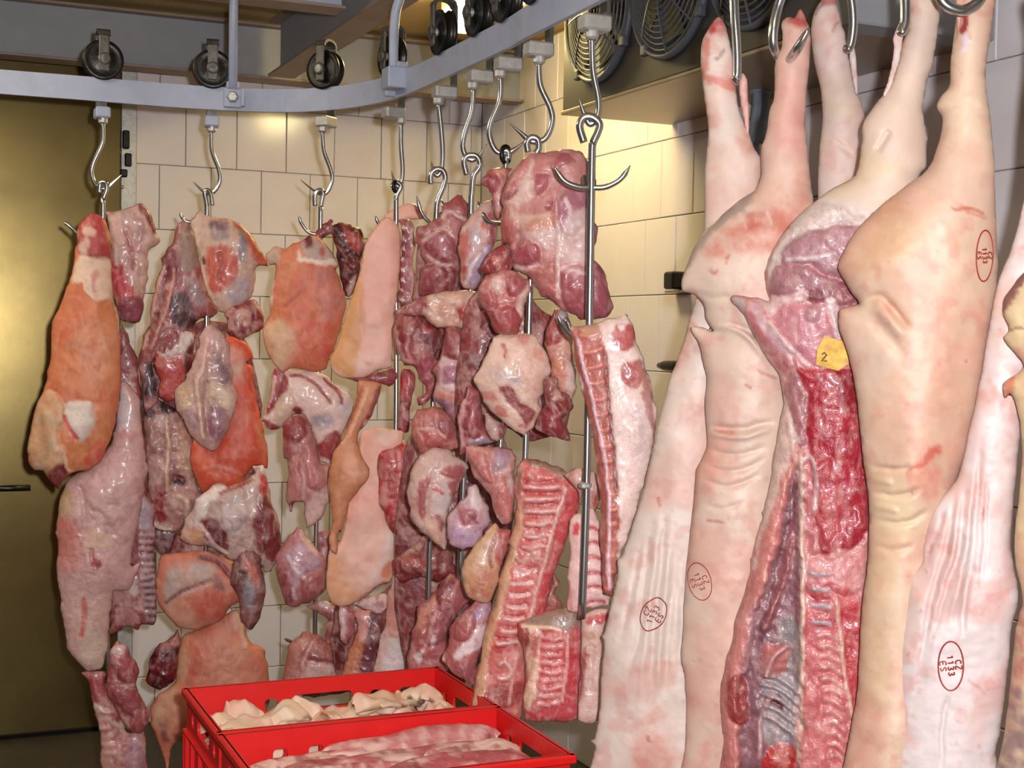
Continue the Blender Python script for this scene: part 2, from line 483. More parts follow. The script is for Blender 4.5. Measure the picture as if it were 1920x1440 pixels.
# ---------------------------------------------------------------- evaporator with three fans on the right wall
CO = 0.396
ev = empty('evaporator_cooler', room(2.3, 0.2, CAMH + 0.68, 'R'), 'grey evaporator cooler with three round fans on the right wall', 'cooler')
K0, K1 = 1.605, 3.0
CH0, CH1 = CAMH + 0.68, CEIL - 0.02
bbox_room(MB(), K0, K1, 0.0, CO - 0.005, CH0 + 0.012, CH1, 'R', 0.003).build('casing', M['cooler'], ev)
tr = MB()
bbox_room(tr, K0 - 0.004, K1 + 0.004, 0.002, CO, CH0, CH0 + 0.011, 'R', 0.002)
tr.build('drip_tray', M['tray'], ev)
bbox_room(MB(), 2.97, 3.06, 0.02, CO + 0.006, CH0 - 0.005, CH0 + 0.09, 'R', 0.004).build('end_plate', M['beampaint'], ev)
FH = CAMH + 0.94
for i, kf in enumerate((1.862, 2.27, 2.668)):
    c = room(kf, CO, FH, 'R')
    ring = MB().lathe(c, DB3, [(0.205, 0.0), (0.205, 0.012), (0.196, 0.022), (0.188, 0.012), (0.188, 0.002)], 48)
    ro = ring.build('fan_ring', M['fan'], ev, smooth=True)
    MB().lathe(c - DB3 * 0.0, DB3, [(0.186, 0.0005), (0.186, 0.001)], 40).build('fan_shade_disc', M['fandark'], ev)  # flat dark disc, painted shade in place of a hollow fan opening
    bl = MB()
    for j in range(5):
        a0 = j * 2 * math.pi / 5 + i
        pts = []
        for rr, da in ((0.03, 0), (0.165, -0.25), (0.17, 0.45), (0.03, 0.7)):
            pts.append(c + DB3 * 0.004 + rr * (DR3 * math.cos(a0 + da) + ZUP * math.sin(a0 + da)))
        bl.prism(pts, DB3 * 0.003)
    bl.build('fan_blades', M['wheel'], ev)
    g = MB()
    for rr in np.linspace(0.03, 0.18, 11):
        g.tube([c + DB3 * (0.045 - 0.03 * (rr / 0.18) ** 2) + rr * (DR3 * math.cos(a) + ZUP * math.sin(a)) for a in np.linspace(0, 2 * math.pi, 40, endpoint=False)], 0.0028, 5, True)
    for a in np.linspace(0, 2 * math.pi, 8, endpoint=False):
        g.tube([c + DB3 * (0.047 - 0.03 * (rr / 0.18) ** 2) + rr * (DR3 * math.cos(a) + ZUP * math.sin(a)) for rr in (0.02, 0.08, 0.14, 0.195)], 0.003, 5)
    g.lathe(c + DB3 * 0.042, DB3, [(0.035, 0), (0.035, 0.006), (0.02, 0.009)], 20)
    g.build('fan_guard', M['fan'], ev)
    for a in (-0.6, -2.2, 0.9, 2.5):
        q = c + 0.2 * (DR3 * math.cos(a) + ZUP * math.sin(a)) + DB3 * 0.012
        MB().box(q, (0.03, 0.02, 0.03), np.array([DR3, DB3, ZUP]), 0.004).build('guard_clip', M['fan'], ro)

# drain pipe
pp = [hit_wall(x, y, 'R', 0.10)[1] for x, y in ((1428, 60), (1427, 120), (1427, 168))]
pq = [hit_wall(x, y, 'R', 0.10)[1] for x, y in ((1427, 160), (1426, 205), (1417, 262), (1406, 330))]
dp = empty('drain_pipe', pq[-1], 'blue-grey drain pipe coming down from the cooler behind the hanging trotters', 'pipe')
MB().tube(pp, 0.031, 16).build('insulated_sleeve', M['pipedark'], dp, smooth=True)
MB().tube(spline(pq + [hit_wall(1400, 1300, 'R', 0.06)[1]], 5), 0.024, 16).build('pipe_run', M['pipe'], dp, smooth=True)
MB().lathe(pq[0], np.array([0, 0, -1.0]), [(0.026, -0.006), (0.031, -0.004), (0.031, 0.02), (0.026, 0.024)], 20).build('coupling', M['pipe'], dp)
# two small black fittings on the right wall
sw = MB().box(hit_wall(1265, 526, 'R', 0.025)[1], (0.06, 0.05, 0.055), np.array([DR3, DB3, ZUP]), 0.006)
so = tag(sw.build('wall_switch', M['black']), 'small square black fitting on the tiles above the black lever', 'switch')
MB().box(hit_wall(1270, 547, 'R', 0.02)[1], (0.09, 0.04, 0.006), np.array([DR3, DB3, ZUP]), 0.001).build('mount_plate', M['steel'], so)
lv = hit_wall(1256, 686, 'R', 0.04)[1]
tag(MB().tube([lv - DR3 * 0.07, lv - DR3 * 0.03, lv + DR3 * 0.04, lv + DR3 * 0.12], [0.008, 0.016, 0.018, 0.018], 12).build('wall_lever', M['black'], smooth=True), 'black lever handle sticking out beside the leftmost pork side', 'handle')

# ---------------------------------------------------------------- overhead meat rail
HR = 0.68
RH, RT = 0.064, 0.012
rp = [on_level(x, y, HR) for x, y in ((-260, 106), (-120, 119), (0, 130), (160, 143), (320, 157), (452, 165), (545, 167), (625, 162), (690, 152), (735, 140), (780, 122), (870, 76), (949, 35), (986, 12))]
dlast = rp[-1] - rp[-3]; dlast /= np.linalg.norm(dlast)
rp += [rp[-1] + dlast * 0.3, rp[-1] + dlast * 0.7, rp[-1] + dlast * 1.6]
RAIL = spline(rp, 8)
def flat_bar(mb, P, hgt, th):
    T = np.gradient(P, axis=0); T /= np.linalg.norm(T, axis=1)[:, None]
    vs, fs = [], []
    for p, t in zip(P, T):
        n = np.cross(ZUP, t)
        for a, b in ((0, 0), (th, 0), (th, -hgt), (0, -hgt)):
            vs.append(p + n * a + ZUP * b)
    for i in range(len(P) - 1):
        for j in range(4):
            k = (j + 1) % 4
            fs.append((i * 4 + j, i * 4 + k, i * 4 + 4 + k, i * 4 + 4 + j))
    fs += [(0, 1, 2, 3), tuple((len(P) - 1) * 4 + j for j in (3, 2, 1, 0))]
    return mb.add(vs, fs)
rail = tag(flat_bar(MB(), RAIL, RH, RT).build('overhead_rail', M['railpaint']), 'grey flat-bar meat rail curving from the left edge towards the camera', 'rail')

def rail_frame(x, y, h):
    """nearest place on the rail to a photo pixel taken at height h: base point, tangent, across"""
    p = on_level(x, y, h)
    i = int(np.argmin(((RAIL[:, :2] - p[:2]) ** 2).sum(1)))
    t = RAIL[min(i + 1, len(RAIL) - 1)] - RAIL[max(i - 1, 0)]; t /= np.linalg.norm(t)
    n = np.cross(ZUP, t)
    s = (p - RAIL[i]) @ t
    b = RAIL[i] + t * s + n * RT / 2
    return b, t, n

def post(label, x, y, lean, clamp):
    b, t, n = rail_frame(x, y, HR)
    ax = np.array([t, n, ZUP])
    o = empty('rail_hanger', b, label, 'hanger', 'posts that carry the overhead rail')
    f = b - n * 0.028
    top = np.array([0, 0, CEIL])
    if lean is None:
        path = [f + ZUP * -0.005, f + ZUP * 0.3, np.array([f[0], f[1], CEIL])]
    else:
        path = spline([f, f + ZUP * 0.11, f + ZUP * 0.17 + lean * 0.015, f + ZUP * 0.23 + lean * 0.07, f + ZUP * 0.26 + lean * 0.16, f + ZUP * 0.28 + lean * 0.3, np.array([*(f + lean * 0.5)[:2], CEIL])], 6)
    MB().tube(path, 0.0125, 14).build('post', M['railpaint'], o, smooth=True)
    if clamp:
        cp = MB().box(f + n * 0.014 - ZUP * 0.03, (0.052, 0.02, 0.055), ax, 0.003).build('clamp_plate', M['railpaint'], o)
        MB().box(f + n * 0.012 + ZUP * 0.004, (0.036, 0.03, 0.022), ax, 0.004).build('clamp_neck', M['railpaint'], o)
        MB().lathe(f + n * 0.004 - ZUP * 0.03, -n, [(0.017, 0), (0.017, 0.012), (0.012, 0.016)], 6).build('bolt', M['dullsteel'], cp)
        MB().box(f + n * 0.008 - ZUP * 0.03 + t * 0.028, (0.012, 0.03, 0.05), ax, 0.003).build('clamp_ear', M['railpaint'], o)
    else:
        MB().box(f + n * 0.02 - ZUP * 0.02, (0.085, 0.06, 0.055), np.array([-DB3, DR3, ZUP]), 0.003).build('clamp_block', M['railpaint'], o)
        MB().box(f + n * 0.02 + ZUP * 0.012, (0.03, 0.03, 0.024), ax, 0.003).build('clamp_neck', M['railpaint'], o)
        MB().box(f + n * 0.012 - ZUP * 0.035 - t * 0.045, (0.02, 0.03, 0.05), ax, 0.003).build('clamp_ear', M['railpaint'], o)
    return o
post('straight grey post bolted to the rail between two roller wheels', 437, 166, None, True)
post('bent grey tube post with square clamp where the rail curves', 752, 134, DR3 * 0.6 - DB3 * 0.4, False)
b, t, n = rail_frame(1045, -28, HR)
o = empty('rail_hanger', b, 'flat grey bracket with a bolt on the rail at the top edge', 'hanger', 'posts that carry the overhead rail')
MB().box(b + ZUP * 0.0 - n * 0.02, (0.10, 0.075, 0.012), np.array([t, n, ZUP]), 0.002).build('bracket_plate', M['railpaint'], o)
MB().lathe(b - n * 0.03 + ZUP * -0.005, -ZUP, [(0.015, 0), (0.015, 0.012), (0.009, 0.018)], 6).build('bolt', M['dullsteel'], o)
MB().tube([b - n * 0.02, np.array([*(b - n * 0.02)[:2], CEIL])], 0.0125, 12).build('post', M['railpaint'], o)

# ---------------------------------------------------------------- trolleys: wheel, yoke, block and hook
def px_path(pts, z, sub=6):
    return spline([at(x, y, z) for x, y in pts], sub)

def taper(P, r, tip=True):
    R = np.full(len(P), r)
    if tip:
        k = max(3, len(P) // 4)
        R[-k:] = np.linspace(r, r * 0.12, k)
    return R

TROL = {}
def trolley(key, label, hook):
    x, y = hook[0]
    b, t, n = rail_frame(x, y, 0.556)
    ax = np.array([t, n, ZUP])
    base = empty('roller_trolley', b, label, 'meat trolley', 'roller trolleys on the overhead rail')
    wc = b + ZUP * 0.048
    w = MB().lathe(wc, n, [(0.02, -0.016), (0.03, -0.012), (0.044, -0.012), (0.054, -0.016), (0.055, -0.01), (0.049, -0.007), (0.049, 0.007), (0.055, 0.01), (0.054, 0.016), (0.03, 0.014), (0.02, 0.016)], 28).build('wheel', M['wheel'], base, smooth=True)
    MB().lathe(wc, n, [(0.010, -0.036), (0.010, 0.034)], 12).build('axle', M['dullsteel'], w)
    yk = MB()
    yk.box(wc - n * 0.027 + ZUP * 0.016, (0.028, 0.007, 0.10), ax, 0.003)
    yk.lathe(wc - n * 0.03, -n, [(0.017, -.004), (0.017, 0.004), (0.013, 0.006)], 16)
    arc = [wc + ZUP * 0.064 + ZUP * 0.018 * math.sin(a) - n * 0.027 * math.cos(a) for a in np.linspace(0, math.pi, 7)]
    for p0, p1 in zip(arc[:-1], arc[1:]):
        d = p1 - p0; L = np.linalg.norm(d); d /= L
        yk.box((p0 + p1) / 2, (0.034, L * 1.12, 0.007), np.array([t, d, np.cross(t, d)]))
    hk = at(x, y, b[1])
    zb = hk[2]
    blk = zb + 0.028
    yk.box(b + n * 0.029 + ZUP * ((0.115 - (b[2] - blk)) / 2 - 0.0), (0.03, 0.008, 0.115 + b[2] - blk), ax, 0.002)
    yk.build('yoke', M['yoke'], base)
    MB().box(np.array([b[0], b[1], blk]) + n * 0.006, (0.04, 0.056, 0.03), ax, 0.004).build('foot_block', M['railpaint'] if key in (1, 2) else M['dullsteel'], base)
    MB().lathe(np.array([hk[0], hk[1], blk - 0.014]), -ZUP, [(0.013, 0), (0.013, 0.012), (0.009, 0.016)], 12).build('swivel_nut', M['dullsteel'], base)
    P = px_path(hook, b[1])
    P[:3] = P[:3] + (np.array([hk[0], hk[1], P[0][2]]) - P[0])
    MB().tube(P, taper(P, 0.0062), 10).build('hook', M['steel'], base, smooth=True)
    TROL[key] = b[1]
    return base
trolley(1, 'leftmost roller trolley on the rail in front of the steel door', [(193, 231), (192, 267), (175, 306), (172, 327), (180, 347), (197, 355), (213, 342), (229, 327)])
trolley(2, 'roller trolley just left of the straight rail post', [(397, 247), (398, 283), (410, 317), (412, 340), (400, 360), (383, 360), (362, 340)])
trolley(3, 'roller trolley in front of the slanting ceiling beam', [(605, 247), (608, 283), (620, 317), (623, 337), (613, 360), (597, 362), (563, 337)])
trolley(4, 'roller trolley right behind the bent tube post', [(752, 232), (752, 273), (755, 317), (752, 343), (743, 348), (733, 317)])
trolley(5, 'roller trolley in front of the glowing lamp', [(822, 195), (827, 240), (830, 287), (827, 320), (817, 328), (808, 302)])
trolley(6, 'roller trolley next right of the lamp, with hook point to the right', [(887, 167), (885, 207), (872, 247), (868, 277), (877, 297), (893, 297), (913, 270)])
trolley(7, 'roller trolley with the wide round hook over the small red knuckle', [(938, 145), (937, 187), (920, 230), (918, 257), (930, 283), (950, 287), (970, 277), (985, 262)])
trolley(8, 'roller trolley holding the ring over the largest muscle cluster', [(1010, 119), (1013, 160), (1032, 203), (1035, 230), (1022, 260), (997, 265), (977, 250), (955, 230)])
trolley(9, 'roller trolley nearest the fans, holding the long bare rod', [(1110, 72), (1112, 133), (1122, 187), (1120, 217), (1107, 233), (1095, 213), (1085, 183)])

# ---------------------------------------------------------------- hanger rods with prongs
ROD = {}
def hanger_rod(key, label, crook, down, prongs, r=0.0068, ring=None, collar=None):
    z = TROL[key] - 0.006
    P = px_path(crook + down, z, 5)
    base = empty('hanger_rod', P[-1], label, 'meat hanger', 'steel hanger rods with prongs')
    MB().tube(P, r, 10).build('rod', M['steel'], base, smooth=True)
    if ring:
        cx, cy, rr = ring
        c = at(cx, cy, z); R = rr * z / F
        MB().tube([c + np.array([R * math.cos(a) * 0.5, R * math.cos(a) * 0.8, R * 1.1 * math.sin(a)]) for a in np.linspace(0, 2 * math.pi, 20, endpoint=False)], r * 0.8, 8, True).build('eye', M['wheel'], base, smooth=True)
    for pr, dz in prongs:
        Q = px_path(pr, z, 5)
        Q[:, 1] += np.linspace(0, dz, len(Q))
        MB().tube(Q, taper(Q, r * 0.72), 8).build('prong', M['steel'], base, smooth=True)
    if collar:
        c = at(collar[0], collar[1], z)
        MB().lathe(c - ZUP * 0.006, ZUP, [(r * 1.2, 0), (r * 1.7, 0.003), (r * 1.7, 0.009), (r * 1.2, 0.012)], 12).build('collar', M['dullsteel'], base)
    ROD[key] = z
hanger_rod(1, 'dark twisted hanger rod on the trolley by the steel door', [(186, 362), (188, 345), (198, 342), (200, 356)], [(194, 375), (193, 420), (192, 900), (205, 1300)], [([(193, 470), (170, 460), (135, 425), (126, 418)], -.03)])
hanger_rod(2, 'hanger rod carrying the grey membrane pieces', [(398, 385), (396, 366), (390, 357), (384, 362)], [(388, 385), (388, 420), (387, 610), (386, 1000), (386, 1250)], [([(387, 618), (415, 620), (432, 605)], -.03), ([(387, 420), (350, 415), (340, 398)], -.02), ([(386, 1020), (430, 1030), (450, 1005)], -.04)])
hanger_rod(3, 'hanger rod carrying the orange shoulder in the middle', [(591, 386), (591, 366), (598, 357), (606, 362)], [(602, 385), (601, 420), (597, 700), (593, 1000), (589, 1300)], [([(600, 440), (580, 436), (567, 420), (562, 405)], -.02), ([(592, 1205), (560, 1205), (547, 1197), (538, 1190)], -.05), ([(596, 800), (560, 800), (545, 780)], -.03)])
hanger_rod(4, 'thin hanger rod with twisted eye beside the pink rind slab', [(735, 352), (742, 341), (752, 349), (746, 362)], [(743, 372), (743, 410), (743, 700), (742, 900), (740, 1200)], [([(743, 820), (756, 827), (768, 842), (784, 857)], -.06), ([(743, 430), (715, 425), (705, 405)], -.02)], ring=(743, 350, 9))
hanger_rod(5, 'hanger rod with open crook over the pale-veined muscles', [(808, 345), (808, 327), (818, 317), (830, 320), (835, 333), (830, 353)], [(822, 373), (818, 407), (815, 600), (805, 1040), (800, 1240)], [([(815, 418), (803, 415), (790, 397), (782, 366)], -.02), ([(818, 405), (832, 395), (826, 372)], .03), ([(808, 880), (840, 885), (866, 862)], -.06)])
hanger_rod(6, 'hanger rod with open crook left of the small red knuckle', [(875, 328), (870, 303), (877, 292), (893, 293), (900, 310), (888, 330)], [(885, 360), (883, 400), (880, 640), (865, 1000), (858, 1240)], [([(883, 420), (899, 402), (896, 374)], .03), ([(925, 648), (912, 645), (897, 637), (888, 613)], 0)])
hanger_rod(7, 'hanger rod with black eye above the small red knuckle', [(942, 298), (944, 284), (952, 284), (953, 298)], [(948, 310), (946, 500), (940, 800), (934, 870)], [([(946, 420), (915, 415), (905, 395)], .02)], ring=(948, 290, 14))
hanger_rod(8, 'hanger rod with bright ring on top of the largest muscle cluster', [(990, 285), (988, 268), (996, 258), (1008, 262), (1010, 280)], [(1003, 300), (998, 420), (992, 600), (985, 860), (975, 1200)], [([(995, 500), (1030, 505), (1050, 480)], .03)])
hanger_rod(9, 'long bare hanger rod with four prongs in front of the right wall', [(1095, 267), (1087, 240), (1090, 226), (1099, 219), (1113, 221), (1124, 233), (1120, 250)], [(1112, 268), (1110, 290), (1107, 480), (1100, 900), (1091, 1160)], [
    ([(1107, 352), (1085, 351), (1058, 340), (1037, 312)], -.01), ([(1107, 352), (1135, 351), (1163, 336), (1181, 311)], -.01), ([(1107, 354), (1100, 345), (1099, 318)], .08), ([(1107, 354), (1114, 345), (1116, 326)], .06),
    ([(1103, 640), (1072, 632), (1056, 614), (1045, 592)], -.03), ([(1103, 636), (1075, 626), (1067, 610), (1061, 594)], .02), ([(1103, 640), (1150, 636), (1172, 610), (1178, 590)], .03)], r=0.0074, collar=(1097, 910))

# ================================================================== shaped meat
# outlines are written in the units of enlarged views: K -> (x0, y0, scale)
VIEW = {'K0': (0, 0, 1.0), 'K1': (0, 360, 4.0), 'K2': (0, 700, 4.0), 'K3': (0, 1040, 3.6), 'K4': (440, 380, 4.5), 'K5': (460, 660, 4.235),
        'K6': (460, 960, 4.235), 'K7': (720, 260, 3.79), 'K8': (720, 560, 3.692), 'K9': (720, 860, 3.273), 'K19': (240, 180, 3.692)}
def P_(s):
    out = []; v = VIEW['K0']
    for tkn in s.split():
        if tkn[0] == 'K': v = VIEW[tkn]; continue
        a, b = tkn.split(',')
        out.append((v[0] + float(a) / v[2], v[1] + float(b) / v[2]))
    return np.array(out)

_rng = np.random.RandomState(11)
_TAB = _rng.rand(256, 256)
def vnoise(x, y):
    xi, yi = np.floor(x).astype(int), np.floor(y).astype(int)
    fx, fy = x - xi, y - yi
    fx = fx * fx * (3 - 2 * fx); fy = fy * fy * (3 - 2 * fy)
    g = lambda a, b: _TAB[a & 255, b & 255]
    return (g(xi, yi) * (1 - fx) + g(xi + 1, yi) * fx) * (1 - fy) + (g(xi, yi + 1) * (1 - fx) + g(xi + 1, yi + 1) * fx) * fy
def fbm(x, y, sc, seed=0, oct=3):
    s = 0; a = 1; t = 0
    for i in range(oct):
        s = s + a * (vnoise(x / sc + seed * 13.7 + i * 31.1, y / sc + seed * 7.3 + i * 17.9) - 0.5); t += a * 0.5
        a *= 0.5; sc = sc / 2.03
    return s / t

def seg_dist(X, Y, P, closed):
    n = len(P)
    best = np.full(X.shape, 1e9); bx = np.zeros(X.shape); by = np.zeros(X.shape)
    for i in range(n if closed else n - 1):
        a = P[i]; b = P[(i + 1) % n]
        dx, dy = b[0] - a[0], b[1] - a[1]
        l2 = dx * dx + dy * dy + 1e-9
        t = np.clip(((X - a[0]) * dx + (Y - a[1]) * dy) / l2, 0, 1)
        qx, qy = a[0] + t * dx, a[1] + t * dy
        d = (X - qx) ** 2 + (Y - qy) ** 2
        m = d < best
        best = np.where(m, d, best); bx = np.where(m, qx, bx); by = np.where(m, qy, by)
    return np.sqrt(best), bx, by
def line_dist(X, Y, P):
    """distance to an open line and how far along it (0..1) the nearest point lies"""
    n = len(P); best = np.full(X.shape, 1e9); S = np.zeros(X.shape)
    for i in range(n - 1):
        a = P[i]; dx, dy = P[i + 1] - a
        t = np.clip(((X - a[0]) * dx + (Y - a[1]) * dy) / (dx * dx + dy * dy + 1e-9), 0, 1)
        d = (X - a[0] - t * dx) ** 2 + (Y - a[1] - t * dy) ** 2
        mk = d < best
        best = np.where(mk, d, best); S = np.where(mk, (i + t) / (n - 1), S)
    return np.sqrt(best), S
def inside(X, Y, P):
    r = np.zeros(X.shape, bool); n = len(P)
    for i in range(n):
        a = P[i]; b = P[(i + 1) % n]
        if a[1] == b[1]: continue
        c = ((a[1] > Y) != (b[1] > Y)) & (X < (b[0] - a[0]) * (Y - a[1]) / (b[1] - a[1]) + a[0])
        r ^= c
    return r
def sstep(a, b, x):
    t = np.clip((x - a) / (b - a + 1e-9), 0, 1)
    return t * t * (3 - 2 * t)

def ladder(A, B, n, col, w=3.5, amp=0.003, t0=0.0, t1=1.0, sag=0.0):
    """n cross pieces between two guide lines"""
    A, B = spline(P_(A), 8), spline(P_(B), 8)
    def along(P, t):
        d = np.r_[0, np.cumsum(np.linalg.norm(np.diff(P, axis=0), axis=1))]
        return np.array([np.interp(t * d[-1], d, P[:, 0]), np.interp(t * d[-1], d, P[:, 1])])
    out = []
    for t in np.linspace(t0, t1, n):
        a, b = along(A, t), along(B, t)
        m = (a + b) / 2 + np.array([0, sag])
        out.append((col, np.array([a, m, b]), w, amp))
    return out

GAIN = 1.0
_seed = [0]
class Piece: pass
def piece(name, label, cat, outline, z, col, patches=(), lines=(), L=28, T=None, Tb=None, step=None, lean=0.0, yaw=0.0, edge=None, seam=None, skinmask=None,
          m='meat', lump=(45, 0.006), mott=None, parent=None, group=None, gain=None, warp=None, sub=4):
    """a solid body: outline swelled to a rounded front and back, with muscles, seams and colours of its own"""
    _seed[0] += 1; sd = _seed[0]
    gain = GAIN if gain is None else gain
    P0 = P_(outline) if isinstance(outline, str) else np.asarray(outline, float)
    if step is None: step = 3.2
    if edge is None: edge = {'meat': 6.0, 'hide': 3.5, 'skin': 1.5}[m]
    if seam is None: seam = {'meat': 0.5, 'hide': 0.25, 'skin': 0.0}[m]
    if warp is None: warp = {'meat': 8.0, 'hide': 7.0, 'skin': 10.0}[m]
    P = spline(P0, sub, True)
    if m != 'skin':                                          # keep cut corners angular
        tt = np.tile(np.arange(sub) / sub, len(P0))[:, None]
        lin = np.repeat(P0, sub, 0) * (1 - tt) + np.repeat(np.roll(P0, -1, 0), sub, 0) * tt
        P = P * 0.5 + lin * 0.5
    if edge:
        P = P + edge * np.stack([fbm(P[:, 0], P[:, 1], 16, sd), fbm(P[:, 0], P[:, 1], 16, sd + 50)], 1)
    lo, hi = P.min(0) - step * 1.5, P.max(0) + step * 1.5
    xs = np.arange(lo[0], hi[0] + step, step); ys = np.arange(lo[1], hi[1] + step, step)
    X, Y = np.meshgrid(xs, ys)
    ins = inside(X, Y, P)
    dist, qx, qy = seg_dist(X, Y, P, True)
    ins &= dist > step * 0.12
    # swelling: screened Poisson relaxation
    Lg = L / step
    phi = np.where(ins, np.minimum(dist / step, Lg) ** 2 * 0.6, 0.0)
    k = 1.0 / (4 + 1 / Lg ** 2)
    for _ in range(int(min(160, 12 * Lg + 30))):
        s = np.zeros_like(phi)
        s[1:-1, 1:-1] = phi[2:, 1:-1] + phi[:-2, 1:-1] + phi[1:-1, 2:] + phi[1:-1, :-2]
        phi = np.where(ins, (s + 1.0) * k, 0.0)
    prof = np.sqrt(np.clip(phi / Lg ** 2, 0, 1))
    px = z / F
    if T is None: T = L * px * 0.85
    if m == 'meat': T = T * 0.85
    if Tb is None: Tb = T * 0.6
    H = T * prof
    fade = np.clip(prof * 1.7, 0, 1)
    wx = X + warp * fbm(X, Y, 24, sd + 3) + warp * 0.4 * fbm(X, Y, 8, sd + 13); wy = Y + warp * fbm(X, Y, 24, sd + 9) + warp * 0.4 * fbm(X, Y, 8, sd + 19)
    lx = X + 3.0 * fbm(X, Y, 22, sd + 3); ly = Y + 3.0 * fbm(X, Y, 22, sd + 9)
    grain = np.clip(0.78 + 0.75 * fbm(X, Y, 16, sd + 27, 4), 0, 1)
    C = np.empty(X.shape + (3,)); C[:] = srgb(col) * gain
    calm = np.ones_like(X)
    if skinmask is not None:
        dq, _, _ = seg_dist(X, Y, spline(P_(skinmask), 3, True), True)
        calm = 1 - 0.85 * sstep(-4, 6, np.where(inside(X, Y, spline(P_(skinmask), 3, True)), dq, -dq))
    H = H + lump[1] * fbm(X, Y, lump[0], sd + 5, 4) * fade * calm
    if m == 'skin':                                          # blotches of blood under scalded skin
        for sc_, th_, am_, mc in ((80, .0, .42, (230, 158, 140)), (28, .15, .38, (224, 146, 130)), (11, .45, .35, (214, 130, 118)), (6, .8, .6, (170, 84, 80))):
            a = am_ * sstep(th_, th_ + .35, fbm(X, Y, sc_, sd + sc_, 3))
            C = C * (1 - a[..., None]) + srgb(mc) * gain * a[..., None]
    if mott:
        for mc, msc, mth, mam in mott:
            a = mam * sstep(mth, mth + 0.25, fbm(X, Y, msc, sd + 21 + msc, 4))
            C = C * (1 - a[..., None]) + srgb(mc) * gain * a[..., None]
    for pt in patches:
        pc, ps = pt[0], pt[1]
        soft = pt[2] if len(pt) > 2 else 4.0
        bul = pt[3] if len(pt) > 3 else 0.0
        if m == 'meat' and soft < 11: soft *= 0.65
        am = pt[4] if len(pt) > 4 else 1.0
        Q = spline(P_(ps), 3, True)
        l2, h2 = Q.min(0) - soft - 8, Q.max(0) + soft + 8
        jx0, jx1 = np.searchsorted(xs, l2[0]), np.searchsorted(xs, h2[0]); jy0, jy1 = np.searchsorted(ys, l2[1]), np.searchsorted(ys, h2[1])
        if jx1 <= jx0 or jy1 <= jy0: continue
        sl = (slice(jy0, jy1), slice(jx0, jx1))
        d, _, _ = seg_dist(wx[sl], wy[sl], Q, True)
        sdv = np.where(inside(wx[sl], wy[sl], Q), d, -d)
        a = am * sstep(-soft, soft, sdv)
        if soft >= 6: a = a * grain[sl]
        C[sl] = C[sl] * (1 - a[..., None]) + srgb(pc) * gain * a[..., None]
        if bul:
            R = 16.0
            bul *= 0.75
            H[sl] += bul * np.sqrt(np.clip(1 - (1 - np.clip(sdv / R, 0, 1)) ** 2, 0, 1)) * fade[sl]
            H[sl] -= abs(bul) * 0.5 * np.exp(-(sdv / 4.0) ** 2) * fade[sl]
    for ln in lines:
        lc, ls, w, amp = ln[:4]
        if w < step * 1.25: amp *= w / (step * 1.25); w = step * 1.25
        Q = spline(P_(ls) if isinstance(ls, str) else ls, 5)
        d, along = line_dist(lx, ly, Q)
        g = np.exp(-(d / w) ** 2) * (sstep(0, 0.3 if m == 'skin' else 0.08, along) * sstep(0, 0.3 if m == 'skin' else 0.08, 1 - along))
        H += amp * g * fade
        if lc is not None:
            a = sstep(0.25, 0.75, g) * (ln[4] if len(ln) > 4 else (0.5 if m == 'skin' else 0.9))
            C = C * (1 - a[..., None]) + srgb(lc) * gain * a[..., None]
    if seam:                                                 # connective tissue between muscle bundles, mostly hanging lengthwise
        th = 0.35 * math.sin(sd * 2.1)
        a_ = X * math.cos(th) + Y * math.sin(th); b_ = -X * math.sin(th) + Y * math.cos(th)
        n1 = fbm(a_ + 10 * fbm(X, Y, 40, sd + 60), b_ * 0.5, 26, sd + 61, 3)
        s1 = calm * sstep(0.80, 0.98, 1 - np.abs(n1) * 1.6)
        n2 = fbm(a_, b_ * 0.6 + 9 * fbm(X, Y, 30, sd + 70), 20, sd + 71, 3)
        s2 = calm * sstep(0.84, 0.99, 1 - np.abs(n2) * 1.6)
        lum = C.mean(-1, keepdims=True)
        k1 = (seam * 0.75 * s1)[..., None]
        C = C * (1 - k1) + (np.array(srgb((226, 188, 176))) * gain * 0.7 + C * 0.3) * k1
        k2 = (seam * 0.75 * s2)[..., None]
        C = C * (1 - k2) + C * np.array([0.55, 0.38, 0.40]) * k2
        H = H + (-0.004 * s2 * seam + 0.0018 * s1 * seam) * fade
        n3 = fbm(X, Y, 15, sd + 80, 3) * calm
        H = H + 0.003 * n3 * fade * seam
        d3 = (seam * 0.5 * sstep(0.15, 0.55, n3))[..., None]
        C = C * (1 - d3) + C * np.array([0.8, 0.55, 0.58]) * d3
    # overall tone variation of the tissue
    C = C * (1 + 0.10 * fbm(X, Y, 30, sd + 40, 4))[..., None]
    C = np.clip(C, 0.004, 0.92)
    H = np.where(ins, np.maximum(H, 0.0006), 0.0)
    Hb = Tb * prof
    # nodes used by the surface
    cell = ins[:-1, :-1] | ins[1:, :-1] | ins[:-1, 1:] | ins[1:, 1:]
    used = np.zeros(ins.shape, bool)
    used[:-1, :-1] |= cell; used[1:, :-1] |= cell; used[:-1, 1:] |= cell; used[1:, 1:] |= cell
    rim = used & ~ins
    VX = np.where(rim, qx, X); VY = np.where(rim, qy, Y)
    cx, cy = P[:, 0].mean(), P[:, 1].mean()
    c0 = at(cx, cy, z)
    v = c0 - CAM
    ang = math.atan2(v[0], v[1]) + math.radians(yaw)
    nrm = -np.array([math.sin(ang), math.cos(ang), 0.0]) * math.cos(lean) + np.array([0, 0, math.sin(lean)])
